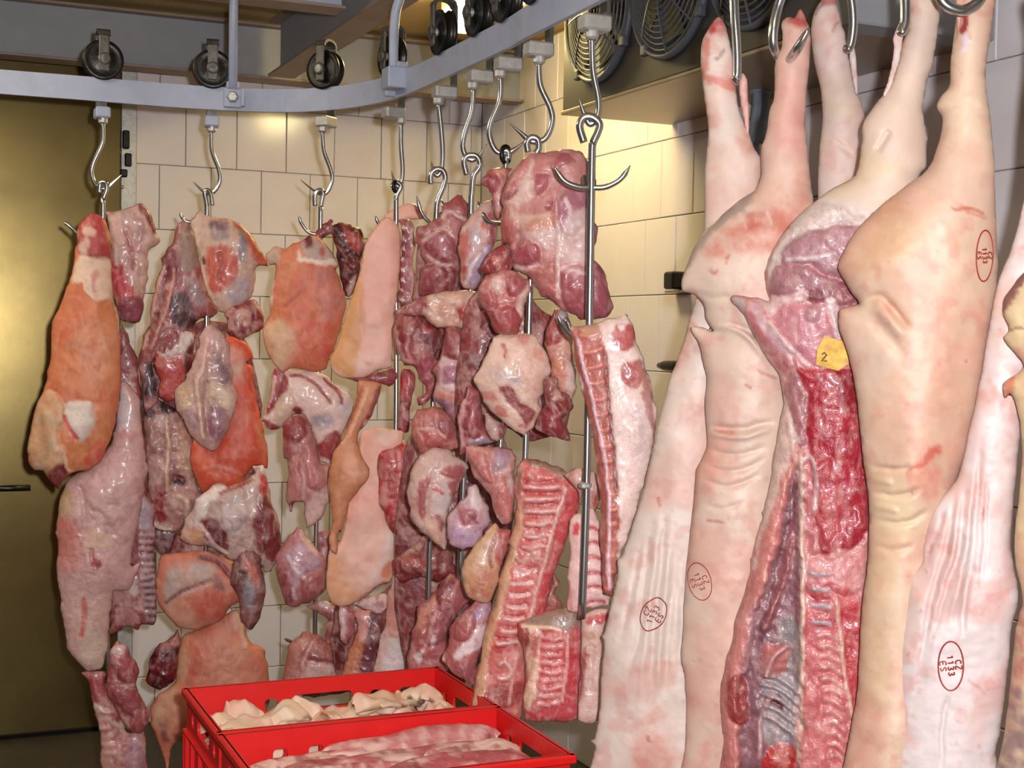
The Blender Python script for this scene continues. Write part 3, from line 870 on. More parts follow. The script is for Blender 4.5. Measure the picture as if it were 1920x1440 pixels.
    def place(x, y, h):
        u, w_ = np.asarray(x, float) - 960.0, np.asarray(y, float) - 720.0
        cr, sr = math.cos(ROLL), math.sin(ROLL)
        a, b = u * cr + w_ * sr, -u * sr + w_ * cr
        rx, ry, rz = a / F, np.ones_like(a), -b / F
        ry, rz = _c * ry - _s * rz, _s * ry + _c * rz
        R = np.stack([rx, ry, rz], -1)
        tt = (nrm @ v) / (R @ nrm)
        return CAM + R * tt[..., None] + nrm * np.asarray(h, float)[..., None]
    W = place(VX, VY, np.where(rim, 0.0, H))
    Bk = place(VX, VY, -Hb)
    idf = np.full(ins.shape, -1); idf[used] = np.arange(used.sum())
    nf = int(used.sum())
    idb = idf.copy(); idb[ins] = nf + np.arange(ins.sum())
    V = np.concatenate([W[used], Bk[ins]]) - c0
    CC = np.concatenate([C[used], C[ins]])
    jy, jx = np.nonzero(cell)
    q = lambda I: np.stack([I[jy, jx], I[jy + 1, jx], I[jy + 1, jx + 1], I[jy, jx + 1]], 1)
    Ff, Fb = q(idf), q(idb)[:, ::-1]
    keep = ~(rim[jy, jx] & rim[jy + 1, jx] & rim[jy + 1, jx + 1] & rim[jy, jx + 1])
    faces = np.concatenate([Ff[keep], Fb[keep]])
    me = bpy.data.meshes.new(name)
    me.vertices.add(len(V)); me.vertices.foreach_set('co', V.astype(np.float32).ravel())
    me.loops.add(faces.size); me.loops.foreach_set('vertex_index', faces.astype(np.int32).ravel())
    me.polygons.add(len(faces)); me.polygons.foreach_set('loop_start', np.arange(0, faces.size, 4, dtype=np.int32))
    me.update(calc_edges=True); me.validate()
    me.polygons.foreach_set('use_smooth', np.ones(len(me.polygons), bool))
    ca = me.color_attributes.new('Col', 'FLOAT_COLOR', 'POINT')
    ca.data.foreach_set('color', np.concatenate([CC, np.ones((len(CC), 1))], 1).astype(np.float32).ravel())
    me.materials.append(M[m])
    if skinmask is not None:
        me.materials.append(M['skin'])
        Q = spline(P_(skinmask), 3, True)
        fx_ = X[jy, jx][keep]; fy_ = Y[jy, jx][keep]
        mi = inside(fx_, fy_, Q).astype(np.int32); mi = np.concatenate([mi, mi])
        if len(mi) == len(me.polygons): me.polygons.foreach_set('material_index', mi)
    o = bpy.data.objects.new(name, me); COL.objects.link(o)
    if parent is not None:
        o.parent = parent; o.matrix_parent_inverse = parent_inv(parent)
    else:
        tag(o, label, cat, group)
    o.location = c0
    pc = Piece(); pc.o = o
    def surf(x, y, dh=0.0):
        x = np.atleast_1d(np.asarray(x, float)); y = np.atleast_1d(np.asarray(y, float))
        gx = np.clip((x - xs[0]) / step, 0, len(xs) - 1.001); gy = np.clip((y - ys[0]) / step, 0, len(ys) - 1.001)
        i, j = gx.astype(int), gy.astype(int); fx, fy = gx - i, gy - j
        hh = (H[j, i] * (1 - fx) + H[j, i + 1] * fx) * (1 - fy) + (H[j + 1, i] * (1 - fx) + H[j + 1, i + 1] * fx) * fy
        return place(x, y, hh + dh)
    pc.surf = surf; pc.z = z
    return pc

GLYPH = {'C': [[(1, .85), (.6, 1), (.15, .85), (0, .5), (.15, .15), (.6, 0), (1, .15)]], 'Z': [[(0, 1), (1, 1), (0, 0), (1, 0)]], '1': [[(.1, .75), (.5, 1), (.5, 0)]],
         '3': [[(0, .9), (.5, 1), (.9, .78), (.45, .52), (.95, .25), (.5, 0), (0, .1)]], 'E': [[(1, 1), (0, 1), (0, 0), (1, 0)], [(0, .5), (.8, .5)]],
         'S': [[(1, .88), (.5, 1), (.05, .78), (.5, .5), (.95, .22), (.5, 0), (0, .12)]], '2': [[(0, .8), (.5, 1), (.95, .75), (0, 0), (1, 0)]]}
def text_strokes(rows, size):
    out = []
    for r, row in enumerate(rows):
        for i, ch in enumerate(row):
            for st in GLYPH[ch]:
                out.append([((i - (len(row) - 1) / 2) * size * 0.95 + (a - .5) * size * 0.62, (r - (len(rows) - 1) / 2) * size * 1.35 + (0.5 - b) * size) for a, b in st])
    return out
def stamp(body, cx, cy, rx, ry, rot, size, trot=None, w=0.0011, rows=('CZ', '1133', 'ES'), ring=True):
    mb = MB(); a = math.radians(rot); ca, sa = math.cos(a), math.sin(a)
    if ring:
        th = np.linspace(0, 2 * math.pi, 44, endpoint=False)
        ex, ey = rx * np.cos(th), ry * np.sin(th)
        mb.tube(body.surf(cx + ex * ca - ey * sa, cy + ex * sa + ey * ca, -0.0002), w, 6, True)
    b = math.radians(rot if trot is None else trot); cb, sb = math.cos(b), math.sin(b)
    for st in text_strokes(rows, size):
        S = np.array(st); Q = spline(S, 3)
        mb.tube(body.surf(cx + Q[:, 0] * cb - Q[:, 1] * sb, cy + Q[:, 0] * sb + Q[:, 1] * cb, -0.0002), w * 0.9, 5)
    o = mb.build('ink_stamp', M['ink'], body.o)
    o['label'] = 'oval red-brown inspection stamp'
    return o

# ================================================================== pork sides on the right
PIG = 'scalded pork sides hanging on the right'
GAIN = 0.70
SK, SKP, SKR, SKB, SKY = (240, 218, 204), (236, 198, 180), (218, 120, 98), (220, 180, 142), (232, 204, 162)
FAT, FATW, MUS, MUSD, RED, MEMB = (226, 196, 178), (232, 220, 210), (172, 92, 92), (122, 48, 52), (186, 52, 62), (200, 160, 155)

# 1: leftmost
p1 = piece('pork_carcass', 'leftmost pork side, wrinkled flank with oval stamp beside the red crates', 'pork side',
  'K0 1347,32 1332,48 1319,73 1314,105 1317,150 1323,200 1328,250 1323,300 1321,350 1320,433 1312,520 1300,575 1292,600 1282,638 1268,679 1257,705 1245,752 1233,797 1219,867 1197,950 1175,1019 1165,1044 1157,1052 1159,1075 1145,1134 1134,1184 1128,1193 1133,1210 1128,1258 1125,1324 1116,1378 1108,1390 1116,1402 1115,1500 1330,1500 1345,1200 1350,900 1370,700 1400,560 1420,440 1424,353 1428,320 1427,298 1413,275 1403,247 1390,217 1382,187 1380,157 1375,113 1368,77 1360,47',
  2.42, SK, [(SKP, 'K0 1320,270 1430,290 1425,400 1325,420', 25, 0, .7), ((206, 74, 72), 'K0 1347,25 1325,50 1318,72 1340,72 1370,66 1362,40', 14), (SKR, 'K0 1315,75 1330,80 1326,120 1345,150 1380,140 1380,170 1335,165 1318,150', 5, 0, .75),
   (SKR, 'K0 1380,250 1415,260 1425,290 1400,290', 12, 0, .5), (SKP, 'K0 1255,700 1320,700 1320,850 1230,900', 30, 0, .4), (SKR, 'K0 1200,1350 1245,1330 1260,1440 1180,1440', 28, 0, .6), (SKR, 'K0 1290,600 1268,690 1290,680 1305,610', 10, 0, .5)],
  [(None, 'K0 1225,960 1210,1080 1195,1200 1170,1290', 6.5, -.0045), (None, 'K0 1250,940 1240,1060 1225,1190 1222,1330', 6.5, -.0045), (None, 'K0 1268,1010 1262,1110 1250,1200 1250,1300', 6.5, -.0045), (None, 'K0 1205,1000 1185,1110 1160,1210', 6.5, -.0045), (None, 'K0 1237,960 1226,1080 1210,1200 1200,1330', 6, .004), (None, 'K0 1258,980 1250,1090 1238,1200 1235,1300', 6, .004), (None, 'K0 1275,1090 1280,1150 1270,1260', 6, -.004),
   ((150, 70, 60), 'K0 1362,90 1352,105 1346,118', 1.6, -.003), ((150, 70, 60), 'K0 1340,108 1347,118', 1.6, -.003), ((205, 80, 75), 'K0 1232,927 1238,950', 1.6, 0), ((150, 60, 55), 'K0 1219,1382 1215,1366', 2, 0)],
  L=55, T=0.055, m='skin', group=PIG, edge=1.5, lump=(60, .004))
piece('leg_tendon', None, None, 'K0 1392,135 1402,160 1405,250 1400,252 1390,200 1386,160', 2.40, (232, 180, 170), L=6, parent=p1.o, m='skin')
stamp(p1, 1226, 1143, 22, 32, 28, 9.5, trot=-60, w=.0012)

# 2: second side, orange-red ham and wavy belly edge
p2 = piece('pork_carcass', 'pork side with reddened trotter and ham, second from the left', 'pork side',
  'K0 1473,35 1466,45 1467,83 1457,107 1453,133 1452,180 1443,207 1437,250 1427,283 1428,327 1420,350 1407,363 1380,380 1347,410 1323,433 1302,463 1289,493 1278,525 1279,542 1287,548 1304,554 1321,575 1323,596 1337,621 1318,613 1297,613 1298,624 1307,638 1312,652 1318,679 1325,714 1322,755 1326,825 1324,844 1306,880 1304,900 1300,944 1292,1014 1286,1075 1280,1192 1277,1229 1285,1279 1287,1350 1285,1403 1282,1500 1440,1500 1450,1200 1470,950 1490,800 1500,650 1515,520 1530,430 1524,370 1520,340 1512,260 1510,215 1514,160 1520,83 1518,60 1515,45 1510,35 1504,17 1497,20 1490,36 1484,32',
  2.34, (236, 206, 186), [((206, 88, 80), 'K0 1452,160 1512,150 1514,290 1480,300 1440,250', 22, 0, .8), ((190, 60, 60), 'K0 1475,195 1500,200 1505,240 1480,235', 14, 0, .7), (SKR, 'K0 1455,80 1520,80 1515,160 1453,170', 16, 0, .5), (SKP, 'K0 1430,90 1520,90 1515,350 1430,340', 20, 0, .6), ((204, 76, 72), 'K0 1464,42 1474,28 1490,28 1498,12 1508,12 1517,44 1500,48 1480,46', 8),
   ((212, 112, 88), 'K0 1325,470 1380,425 1450,395 1500,420 1480,470 1400,480 1340,490', 16, 0, .75), ((200, 85, 70), 'K0 1395,400 1430,410 1420,435 1395,430', 8, 0, .7), ((186, 160, 148), 'K0 1412,362 1347,410 1302,463 1278,525 1290,510 1312,475 1350,435 1400,390', 5), (SKR, 'K0 1485,340 1520,330 1518,385 1495,390', 10, 0, .5), ((195, 60, 60), 'K0 1362,485 1368,485 1366,498', 3, 0, .8), ((205, 80, 80), 'K0 1325,512 1345,510 1340,518', 4, 0, .7),
   (SKP, 'K0 1325,690 1465,690 1460,780 1330,790', 22, 0, .5), (SKR, 'K0 1322,830 1380,850 1400,900 1320,890', 16, 0, .4), ((205, 90, 80), 'K0 1340,770 1382,795 1330,790', 10, 0, .0), (SKR, 'K0 1300,860 1315,870 1300,990 1288,1080 1290,1000', 6, 0, .5)],
  [(None, 'K0 1320,798 1390,800 1455,785', 6, -.009), (None, 'K0 1325,812 1390,815 1450,800', 5, .006), ((196, 90, 80), 'K0 1330,803 1360,808 1382,806', 2, 0), (None, 'K0 1325,838 1380,850 1440,830', 5, -.006), (None, 'K0 1320,868 1380,878 1440,850', 5, -.005), (None, 'K0 1310,893 1370,905 1430,880', 5, -.005), (None, 'K0 1318,942 1360,945 1400,930', 4, -.003), ((190, 80, 75), 'K0 1320,971 1365,973', 2, 0, .5),
   (None, 'K0 1325,640 1370,610 1440,640', 7, -.007), (None, 'K0 1330,622 1360,612 1400,630 1440,680', 6, .008), ((195, 85, 80), 'K0 1415,688 1435,700 1462,710', 1.8, -.001), ((195, 85, 80), 'K0 1392,715 1410,728', 1.8, 0), (None, 'K0 1300,545 1340,560 1390,558', 6, -.004), ((235, 205, 190), 'K0 1435,395 1450,430', 3, .001), ((235, 200, 180), 'K0 1385,395 1400,440', 2.5, .001)],
  L=60, T=0.075, m='skin', group=PIG, edge=1.5, lump=(60, .004))
stamp(p2, 1313, 1083, 22, 34, -12, 9, trot=66, w=.0009)

# 3: the side hidden behind, only its leg shows
p3 = piece('pork_carcass', 'pale pork leg between the reddened trotter and the opened side', 'pork side',
  'K0 1548,-14 1540,0 1527,22 1521,57 1526,115 1537,160 1543,218 1537,275 1534,330 1533,385 1525,480 1520,700 1530,1000 1540,1300 1545,1500 1620,1500 1640,1000 1650,600 1640,420 1626,320 1617,275 1618,240 1621,213 1604,160 1590,103 1585,64 1579,50 1574,23 1566,-4 1558,-18',
  2.50, (236, 210, 200), [((210, 110, 105), 'K0 1540,-10 1568,-6 1574,14 1560,10 1545,14', 5, 0, .8), (SKY, 'K0 1535,150 1600,170 1610,230 1545,210', 18, 0, .5), (SKP, 'K0 1545,250 1600,240 1600,320 1545,340', 18, 0, .5)],
  [((120, 60, 55), 'K0 1551,2 1535,18 1526,38', 2, -.004), ((170, 100, 90), 'K0 1574,40 1566,52 1564,70', 1.8, -.004), (None, 'K0 1555,265 1590,285 1598,300', 5, -.003)],
  L=50, T=0.06, m='skin', group=PIG, edge=1.2, lump=(50, .003))
piece('leg_tendon', None, None, 'K0 1595,80 1604,95 1608,170 1603,172 1594,120', 2.47, (235, 215, 208), L=6, parent=p3.o, m='skin')

# 4: opened side showing cut ham, spine and rib cavity
rib = ladder('K0 1432,1255 1430,1330', 'K0 1500,1290 1490,1370', 5, (176, 160, 160), 5, .010, 0, 1, -6)
ver = ladder('K0 1513,1060 1520,1150', 'K0 1556,1066 1562,1160', 4, (190, 172, 178), 5, .004)
ver2 = ladder('K0 1530,1180 1555,1420', 'K0 1575,1190 1590,1440', 13, (222, 150, 140), 3.5, .004, sag=-8)
p4 = piece('pork_carcass', 'opened pork side showing cut ham, red spine and rib cavity', 'pork side',
  'K0 1707,-12 1705,20 1703,57 1693,80 1686,110 1670,156 1652,183 1629,213 1616,240 1616,275 1604,330 1565,350 1533,373 1493,407 1460,447 1443,480 1434,510 1438,543 1444,564 1425,560 1400,556 1375,553 1370,562 1395,590 1407,618 1434,666 1451,690 1462,703 1468,735 1469,757 1465,783 1453,844 1444,900 1433,955 1428,961 1431,968 1422,994 1411,1042 1407,1049 1409,1060 1398,1107 1380,1160 1372,1200 1361,1239 1351,1292 1351,1324 1357,1390 1359,1500 1650,1500 1660,1100 1660,850 1655,700 1660,600 1700,450 1723,335 1737,310 1738,259 1731,206 1737,160 1750,115 1758,57 1762,10 1758,-14',
  2.24, (214, 128, 128), [
   # leg skin
   ((236, 208, 188), 'K0 1700,-20 1770,-20 1745,200 1740,330 1690,420 1600,400 1480,440 1440,480 1533,360 1610,320 1610,240 1690,90', 9),
   (SKY, 'K0 1620,280 1650,300 1700,330 1620,345 1560,375', 14, 0, .6), (SKP, 'K0 1690,250 1735,250 1730,300 1690,300', 14, 0, .5), ((225, 170, 165), 'K0 1705,5 1722,8 1725,35 1712,35', 6, 0, .6),
   # cut ham: fascia then muscles
   ((228, 208, 198), 'K0 1440,500 1470,440 1530,385 1590,378 1640,420 1640,470 1560,440 1480,470 1450,540', 8), ((190, 140, 148), 'K0 1470,465 1500,440 1560,430 1610,425 1650,440 1640,520 1580,530 1520,500 1470,500', 8, .008), ((184, 128, 132), 'K0 1446,520 1462,495 1510,500 1580,535 1610,560 1575,575 1500,560 1460,556 1446,545', 6, .008), ((150, 82, 88), 'K0 1505,548 1560,545 1575,560 1540,566 1510,562', 5), ((170, 100, 105), 'K0 1580,515 1605,530 1640,570 1570,590 1560,565', 5, .004),
   # pelvis
   ((236, 196, 190), 'K0 1420,562 1445,560 1505,550 1510,565 1470,575 1450,590 1430,580', 5, .004), ((212, 140, 148), 'K0 1450,590 1520,570 1565,570 1568,640 1540,680 1500,660 1465,620', 6, .004), ((188, 110, 122), 'K0 1425,600 1450,625 1490,665 1470,660 1435,625', 4), ((222, 178, 182), 'K0 1408,575 1420,572 1500,680 1530,700 1500,690 1440,630', 4), ((205, 150, 152), 'K0 1512,580 1535,570 1540,600 1515,605', 4, .006), ((230, 205, 205), 'K0 1548,565 1568,566 1572,625 1565,630 1555,590', 4, .006), ((190, 168, 160), 'K0 1370,556 1397,562 1400,592 1385,585', 4),
   # flank fat strip, inner flap
   ((230, 170, 158), 'K0 1400,600 1440,660 1470,705 1475,770 1495,830 1500,900 1510,1000 1505,1200 1500,1500 1482,1500 1492,1200 1490,960 1485,860 1466,780 1455,700 1425,655', 5, .006),
   ((182, 118, 120), 'K0 1478,700 1492,690 1510,720 1515,790 1512,830 1495,830 1480,780', 5, .003),
   ((236, 200, 186), 'K0 1464,783 1486,812 1490,835 1488,850 1470,900 1452,980 1430,1050 1410,1060 1440,930', 4), ((222, 140, 130), 'K0 1478,870 1492,850 1485,900 1462,980 1445,1050 1430,1100 1400,1180 1385,1250 1378,1300 1385,1380 1400,1450 1365,1450 1352,1320 1370,1220 1405,1110 1430,1010', 5, .004),
   # cavity
   ((150, 100, 108), 'K0 1492,870 1500,900 1500,1060 1500,1250 1498,1440 1480,1500 1395,1500 1390,1350 1400,1210 1440,1080 1470,980', 6, -.03), ((120, 70, 78), 'K0 1488,900 1498,930 1470,1050 1440,1190 1425,1190 1450,1060 1475,970', 5), ((158, 92, 98), 'K0 1480,985 1495,980 1480,1060 1455,1160 1440,1170 1455,1080', 5, .008),
   ((148, 132, 130), 'K0 1470,1155 1500,1160 1502,1260 1470,1280 1450,1250 1455,1200', 6), ((164, 148, 150), 'K0 1440,1260 1500,1270 1496,1390 1430,1385', 5, -.01), ((96, 14, 18), 'K0 1436,1298 1452,1302 1470,1296 1472,1322 1455,1310 1440,1318', 3), ((198, 110, 106), 'K0 1430,1210 1480,1200 1478,1245 1450,1265 1430,1260', 5, .006), ((170, 70, 66), 'K0 1362,1270 1380,1255 1405,1280 1402,1340 1380,1350 1362,1320', 5, .010), ((196, 52, 50), 'K0 1435,1395 1490,1388 1485,1450 1435,1450', 6, .004), ((210, 120, 110), 'K0 1450,1400 1480,1400 1475,1430', 5),
   # red neck of the loin and the spine
   ((182, 44, 60), 'K0 1485,665 1520,690 1560,690 1602,690 1612,760 1620,850 1628,930 1630,1010 1600,1020 1540,1040 1530,900 1515,840 1515,740 1500,700', 6, .006), ((214, 100, 104), 'K0 1530,870 1560,860 1580,960 1550,1010 1530,960', 10, .004, .6), ((150, 24, 40), 'K0 1560,700 1600,700 1606,770 1580,760', 8, 0, .8),
   ((228, 150, 148), 'K0 1518,1040 1600,1020 1630,990 1625,1080 1590,1110 1550,1095 1520,1090', 7, .006), ((216, 110, 112), 'K0 1508,1080 1600,1100 1612,1200 1604,1330 1590,1440 1500,1500 1500,1300 1502,1150', 6), ((206, 70, 76), 'K0 1575,1110 1610,1130 1606,1300 1595,1320 1580,1200', 7), ((190, 60, 70), 'K0 1522,1100 1556,1105 1556,1120 1525,1120', 4), ((190, 60, 70), 'K0 1528,1145 1562,1148 1560,1162 1530,1162', 4), ((226, 130, 126), 'K0 1505,1280 1540,1300 1550,1440 1500,1440', 10, .003),
  ],
  rib + ver + ver2 + [((240, 214, 190), 'K0 1500,830 1504,1000 1504,1200 1498,1440', 4, .006), ((240, 190, 170), 'K0 1566,1105 1575,1180 1584,1260 1598,1340', 4, .005), ((222, 190, 188), 'K0 1500,870 1516,850 1530,880 1528,960', 3, .005), ((232, 200, 195), 'K0 1440,600 1480,650 1520,690', 3, .004),
   ((205, 150, 150), 'K0 1420,1110 1405,1200 1395,1260', 5, .008), ((205, 160, 160), 'K0 1455,1290 1430,1330 1425,1420', 4, .006), ((180, 110, 110), 'K0 1490,1000 1470,1090 1430,1180', 5, .010), ((214, 160, 158), 'K0 1480,1200 1450,1225 1435,1262', 5, .012), (None, 'K0 1500,430 1480,470 1500,500', 4, -.003), ((228, 205, 205), 'K0 1470,490 1520,488 1570,478', 3, .003), (None, 'K0 1665,250 1650,275 1640,290', 6, -.006), ((235, 215, 205), 'K0 1468,735 1490,810 1500,830', 3, .004)],
  L=52, T=0.075, m='meat', group=PIG, edge=2.5, seam=.35, skinmask='K0 1700,-30 1775,-30 1748,200 1745,330 1690,420 1600,400 1530,385 1480,420 1455,445 1533,366 1604,328 1610,240 1690,90', lump=(34, .007), step=3.6, mott=[((226, 170, 165), 26, .1, .5), ((160, 50, 58), 30, .15, .4)])
piece('leg_tendon', None, None, 'K0 1688,40 1694,48 1690,95 1676,150 1664,178 1656,178 1668,140 1676,90 1674,70', 2.20, (236, 218, 210), L=6, parent=p4.o, m='skin')
# paper tag in the pelvis
tg = [(1545, 630), (1586, 642), (1590, 680), (1570, 694), (1530, 682), (1532, 655)]
tp = P_('K0 ' + ' '.join('%d,%d' % q for q in tg))
C4 = p4.surf(tp[:, 0], tp[:, 1], 0.006)
nrm = np.array([0.1, -1, 0.1])
tgo = MB().prism(C4, np.array([0, -0.0012, 0])).build('paper_tag', M['paper'], p4.o)
tgo['label'] = 'torn yellow paper tag with the number 2'
mt = MB()
for st in text_strokes(['2'], 15):
    S = np.array(st)
    c5 = p4.surf(1545, 668, 0.010)[0]
    mt.tube([c5 + np.array([a * 2.24 / F, -0.001, -b * 2.24 / F]) for a, b in S], 0.0011, 5)
mt.build('tag_number', M['tagink'], tgo)

# 5: large side in front with stamped ham
p5 = piece('pork_carcass', 'large smooth pork side in front with oval stamp on its ham', 'pork side',
  'K0 1794,-12 1792,10 1793,33 1783,110 1780,160 1762,184 1757,203 1768,227 1757,277 1737,320 1693,353 1647,390 1607,430 1580,475 1571,500 1576,515 1586,530 1597,550 1612,569 1596,573 1575,581 1573,600 1575,620 1589,660 1600,707 1610,775 1617,850 1627,920 1630,975 1627,1060 1618,1123 1612,1207 1607,1304 1594,1373 1588,1500 1745,1500 1750,1200 1755,1050 1775,960 1797,890 1815,837 1832,762 1842,700 1856,610 1871,518 1867,400 1864,300 1857,217 1848,140 1860,50 1866,0 1863,-14',
  2.10, (236, 200, 172), [((236, 208, 180), 'K0 1780,160 1850,160 1860,320 1760,320', 22, 0, .6), ((224, 176, 132), 'K0 1610,450 1700,400 1720,480 1630,520 1590,500', 30, 0, .7), (SKP, 'K0 1700,300 1860,330 1850,420 1720,420', 30, 0, .5), ((226, 160, 138), 'K0 1690,520 1760,530 1750,620 1700,620', 26, 0, .5), ((226, 164, 140), 'K0 1740,560 1800,600 1790,760 1740,740', 30, 0, .5), ((242, 214, 190), 'K0 1590,590 1660,610 1690,680 1640,760 1612,740', 22, 0, .8), ((228, 172, 146), 'K0 1650,720 1820,720 1800,850 1660,860', 40, 0, .5),
   ((214, 92, 76), 'K0 1748,825 1764,838 1755,850 1718,870 1705,885 1712,862 1735,845', 5, 0, .8), ((218, 104, 86), 'K0 1705,880 1750,865 1768,880 1762,920 1735,930 1700,905', 12, 0, .55), ((232, 206, 160), 'K0 1630,880 1700,890 1720,1000 1640,1060', 30, 0, .6), ((222, 186, 142), 'K0 1625,1060 1690,1080 1680,1250 1615,1300', 34, 0, .6), ((205, 150, 118), 'K0 1615,1295 1685,1298 1680,1315 1615,1312', 12, 0, .4),
   ((224, 120, 110), 'K0 1795,0 1806,-5 1808,40 1800,75 1796,40', 5, 0, .4), ((176, 60, 66), 'K0 1808,35 1818,35 1815,65 1806,75', 3), ((236, 215, 220), 'K0 1803,75 1815,70 1808,100 1802,108', 3), ((214, 122, 92), 'K0 1795,395 1820,398 1850,412 1830,412', 5, 0, .6), ((224, 160, 120), 'K0 1640,380 1700,360 1680,400 1630,430', 16, 0, .5), ((160, 112, 116), 'K0 1586,530 1594,545 1611,566 1600,568 1590,552', 3)],
  [(None, 'K0 1612,572 1650,558 1680,585 1708,622', 8, -.010), (None, 'K0 1635,575 1668,598 1700,640', 12, .008), (None, 'K0 1625,600 1660,625 1700,672', 12, -.007), ((190, 130, 110), 'K0 1660,562 1684,582 1708,622', 2, -.002, .5), ((205, 110, 90), 'K0 1778,385 1786,400 1815,398 1838,402 1848,414', 2, -.001, .7), (None, 'K0 1625,870 1680,874 1710,866', 5, -.006), (None, 'K0 1630,918 1690,922 1730,905', 6, -.007), (None, 'K0 1632,970 1700,972 1745,945', 6, -.006), (None, 'K0 1630,1018 1680,1022 1720,1010', 6, -.004), (None, 'K0 1625,895 1680,898', 7, .005), (None, 'K0 1630,945 1690,948', 7, .005),
   ((140, 40, 40), 'K0 1707,920 1712,914', 2, 0), ((200, 60, 60), 'K0 1806,675 1812,676', 3, 0), ((236, 226, 224), 'K0 1614,800 1622,820 1630,830', 4, .003), (None, 'K0 1770,232 1768,250 1762,268', 6, -.006), (None, 'K0 1800,195 1830,190 1840,215', 10, .004)],
  L=75, T=0.105, m='skin', group=PIG, edge=1.2, lump=(70, .004))
stamp(p5, 1843, 483, 16, 47, 3, 7.8, trot=86, w=.0013)
piece('leg_tendon', None, None, 'K0 1793,0 1812,-4 1808,25 1803,60 1801,105 1794,112 1795,60', 2.065, (226, 178, 150), L=6, parent=p5.o, m='skin')

# 6: wrinkled belly to the right of it
p6 = piece('pork_carcass', 'wrinkled pale pork belly with oval stamp, right of the large smooth side', 'pork side',
  'K0 1945,-20 1950,60 1938,200 1925,340 1908,425 1890,480 1868,540 1850,640 1836,720 1815,815 1797,890 1772,925 1750,957 1738,990 1730,1025 1727,1055 1712,1072 1705,1083 1698,1130 1690,1180 1685,1230 1682,1318 1679,1500 1868,1500 1867,1412 1875,1373 1886,1290 1897,1179 1910,1123 1900,1060 1895,1012 1902,925 1910,838 1930,700 1960,500 2000,300 2010,60 2000,-20',
  2.03, (240, 222, 218), [((240, 226, 222), 'K0 1850,800 1905,800 1895,1000 1850,1000', 24, 0, .7), ((226, 140, 130), 'K0 1838,900 1850,890 1848,960 1835,970', 7, 0, .6), (SKP, 'K0 1700,1090 1740,1070 1730,1200 1695,1230', 20, 0, .5), ((190, 60, 60), 'K0 1836,950 1842,945 1842,965', 3, 0, .5), ((220, 120, 110), 'K0 1875,620 1886,625 1884,640', 5, 0, .6), (SKP, 'K0 1860,560 1900,560 1890,660 1860,660', 20, 0, .6), ((230, 170, 160), 'K0 1700,1180 1725,1190 1715,1230 1690,1230', 12, 0, .4)],
  [(None, 'K0 1842,790 1834,900 1826,1010 1815,1090 1800,1190', 6, -.006), (None, 'K0 1812,880 1804,980 1795,1040 1772,1100 1745,1200 1725,1330', 6, -.007), (None, 'K0 1790,900 1785,980 1765,1060 1745,1130 1730,1230 1712,1340', 6, -.007), (None, 'K0 1800,900 1794,990 1778,1070 1755,1150 1738,1250', 6, .005), (None, 'K0 1826,880 1818,990 1800,1080 1775,1180', 6, .005), (None, 'K0 1815,1060 1808,1120 1806,1190', 5, -.005), (None, 'K0 1775,935 1760,990 1745,1030 1735,1060', 5.5, -.005), ((196, 110, 100), 'K0 1752,1010 1745,1030 1738,1036', 2, -.003, .5), (None, 'K0 1850,880 1846,1000 1838,1100', 4, -.004), (None, 'K0 1780,1290 1770,1340 1765,1440', 4, -.005),
   ((215, 140, 125), 'K0 1810,1260 1830,1275 1855,1298', 2, -.001, .4), ((170, 80, 80), 'K0 1704,1219 1708,1221', 3, 0), ((180, 90, 85), 'K0 1728,1134 1730,1136', 4, .002), ((180, 90, 85), 'K0 1737,1066 1740,1066', 4, .002)],
  L=48, T=0.05, m='skin', group=PIG, edge=2.0, lump=(50, .004))
stamp(p6, 1784, 1237, 23, 45, 0, 10.5, trot=84, w=.0013)

# 7: at the right edge
p7 = piece('pork_carcass', 'yellowish pork side cut off by the right edge of the picture', 'pork side',
  'K0 1985,-20 1985,200 1975,400 1945,480 1918,512 1886,555 1881,582 1892,618 1882,634 1903,660 1920,686 1903,703 1884,716 1880,728 1886,746 1896,738 1910,775 1917,850 1910,930 1902,1010 1905,1060 1918,1125 1905,1180 1893,1300 1882,1380 1874,1500 2040,1500 2060,1000 2060,600 2050,300 2060,-20',
  1.95, (232, 204, 160), [((150, 92, 88), 'K0 1918,505 1880,555 1882,590 1890,570 1925,525', 4), ((222, 140, 115), 'K0 1884,712 1905,704 1900,735 1886,748 1878,728', 4), ((200, 130, 115), 'K0 1905,1140 1925,1130 1925,1260 1890,1320', 10), ((158, 128, 122), 'K0 1892,1310 1925,1290 1925,1500 1870,1500', 10)],
  [((150, 100, 70), 'K0 1890,622 1905,617 1925,618', 2, -.004, .6)], L=50, T=0.06, m='skin', group=PIG, edge=2.0)

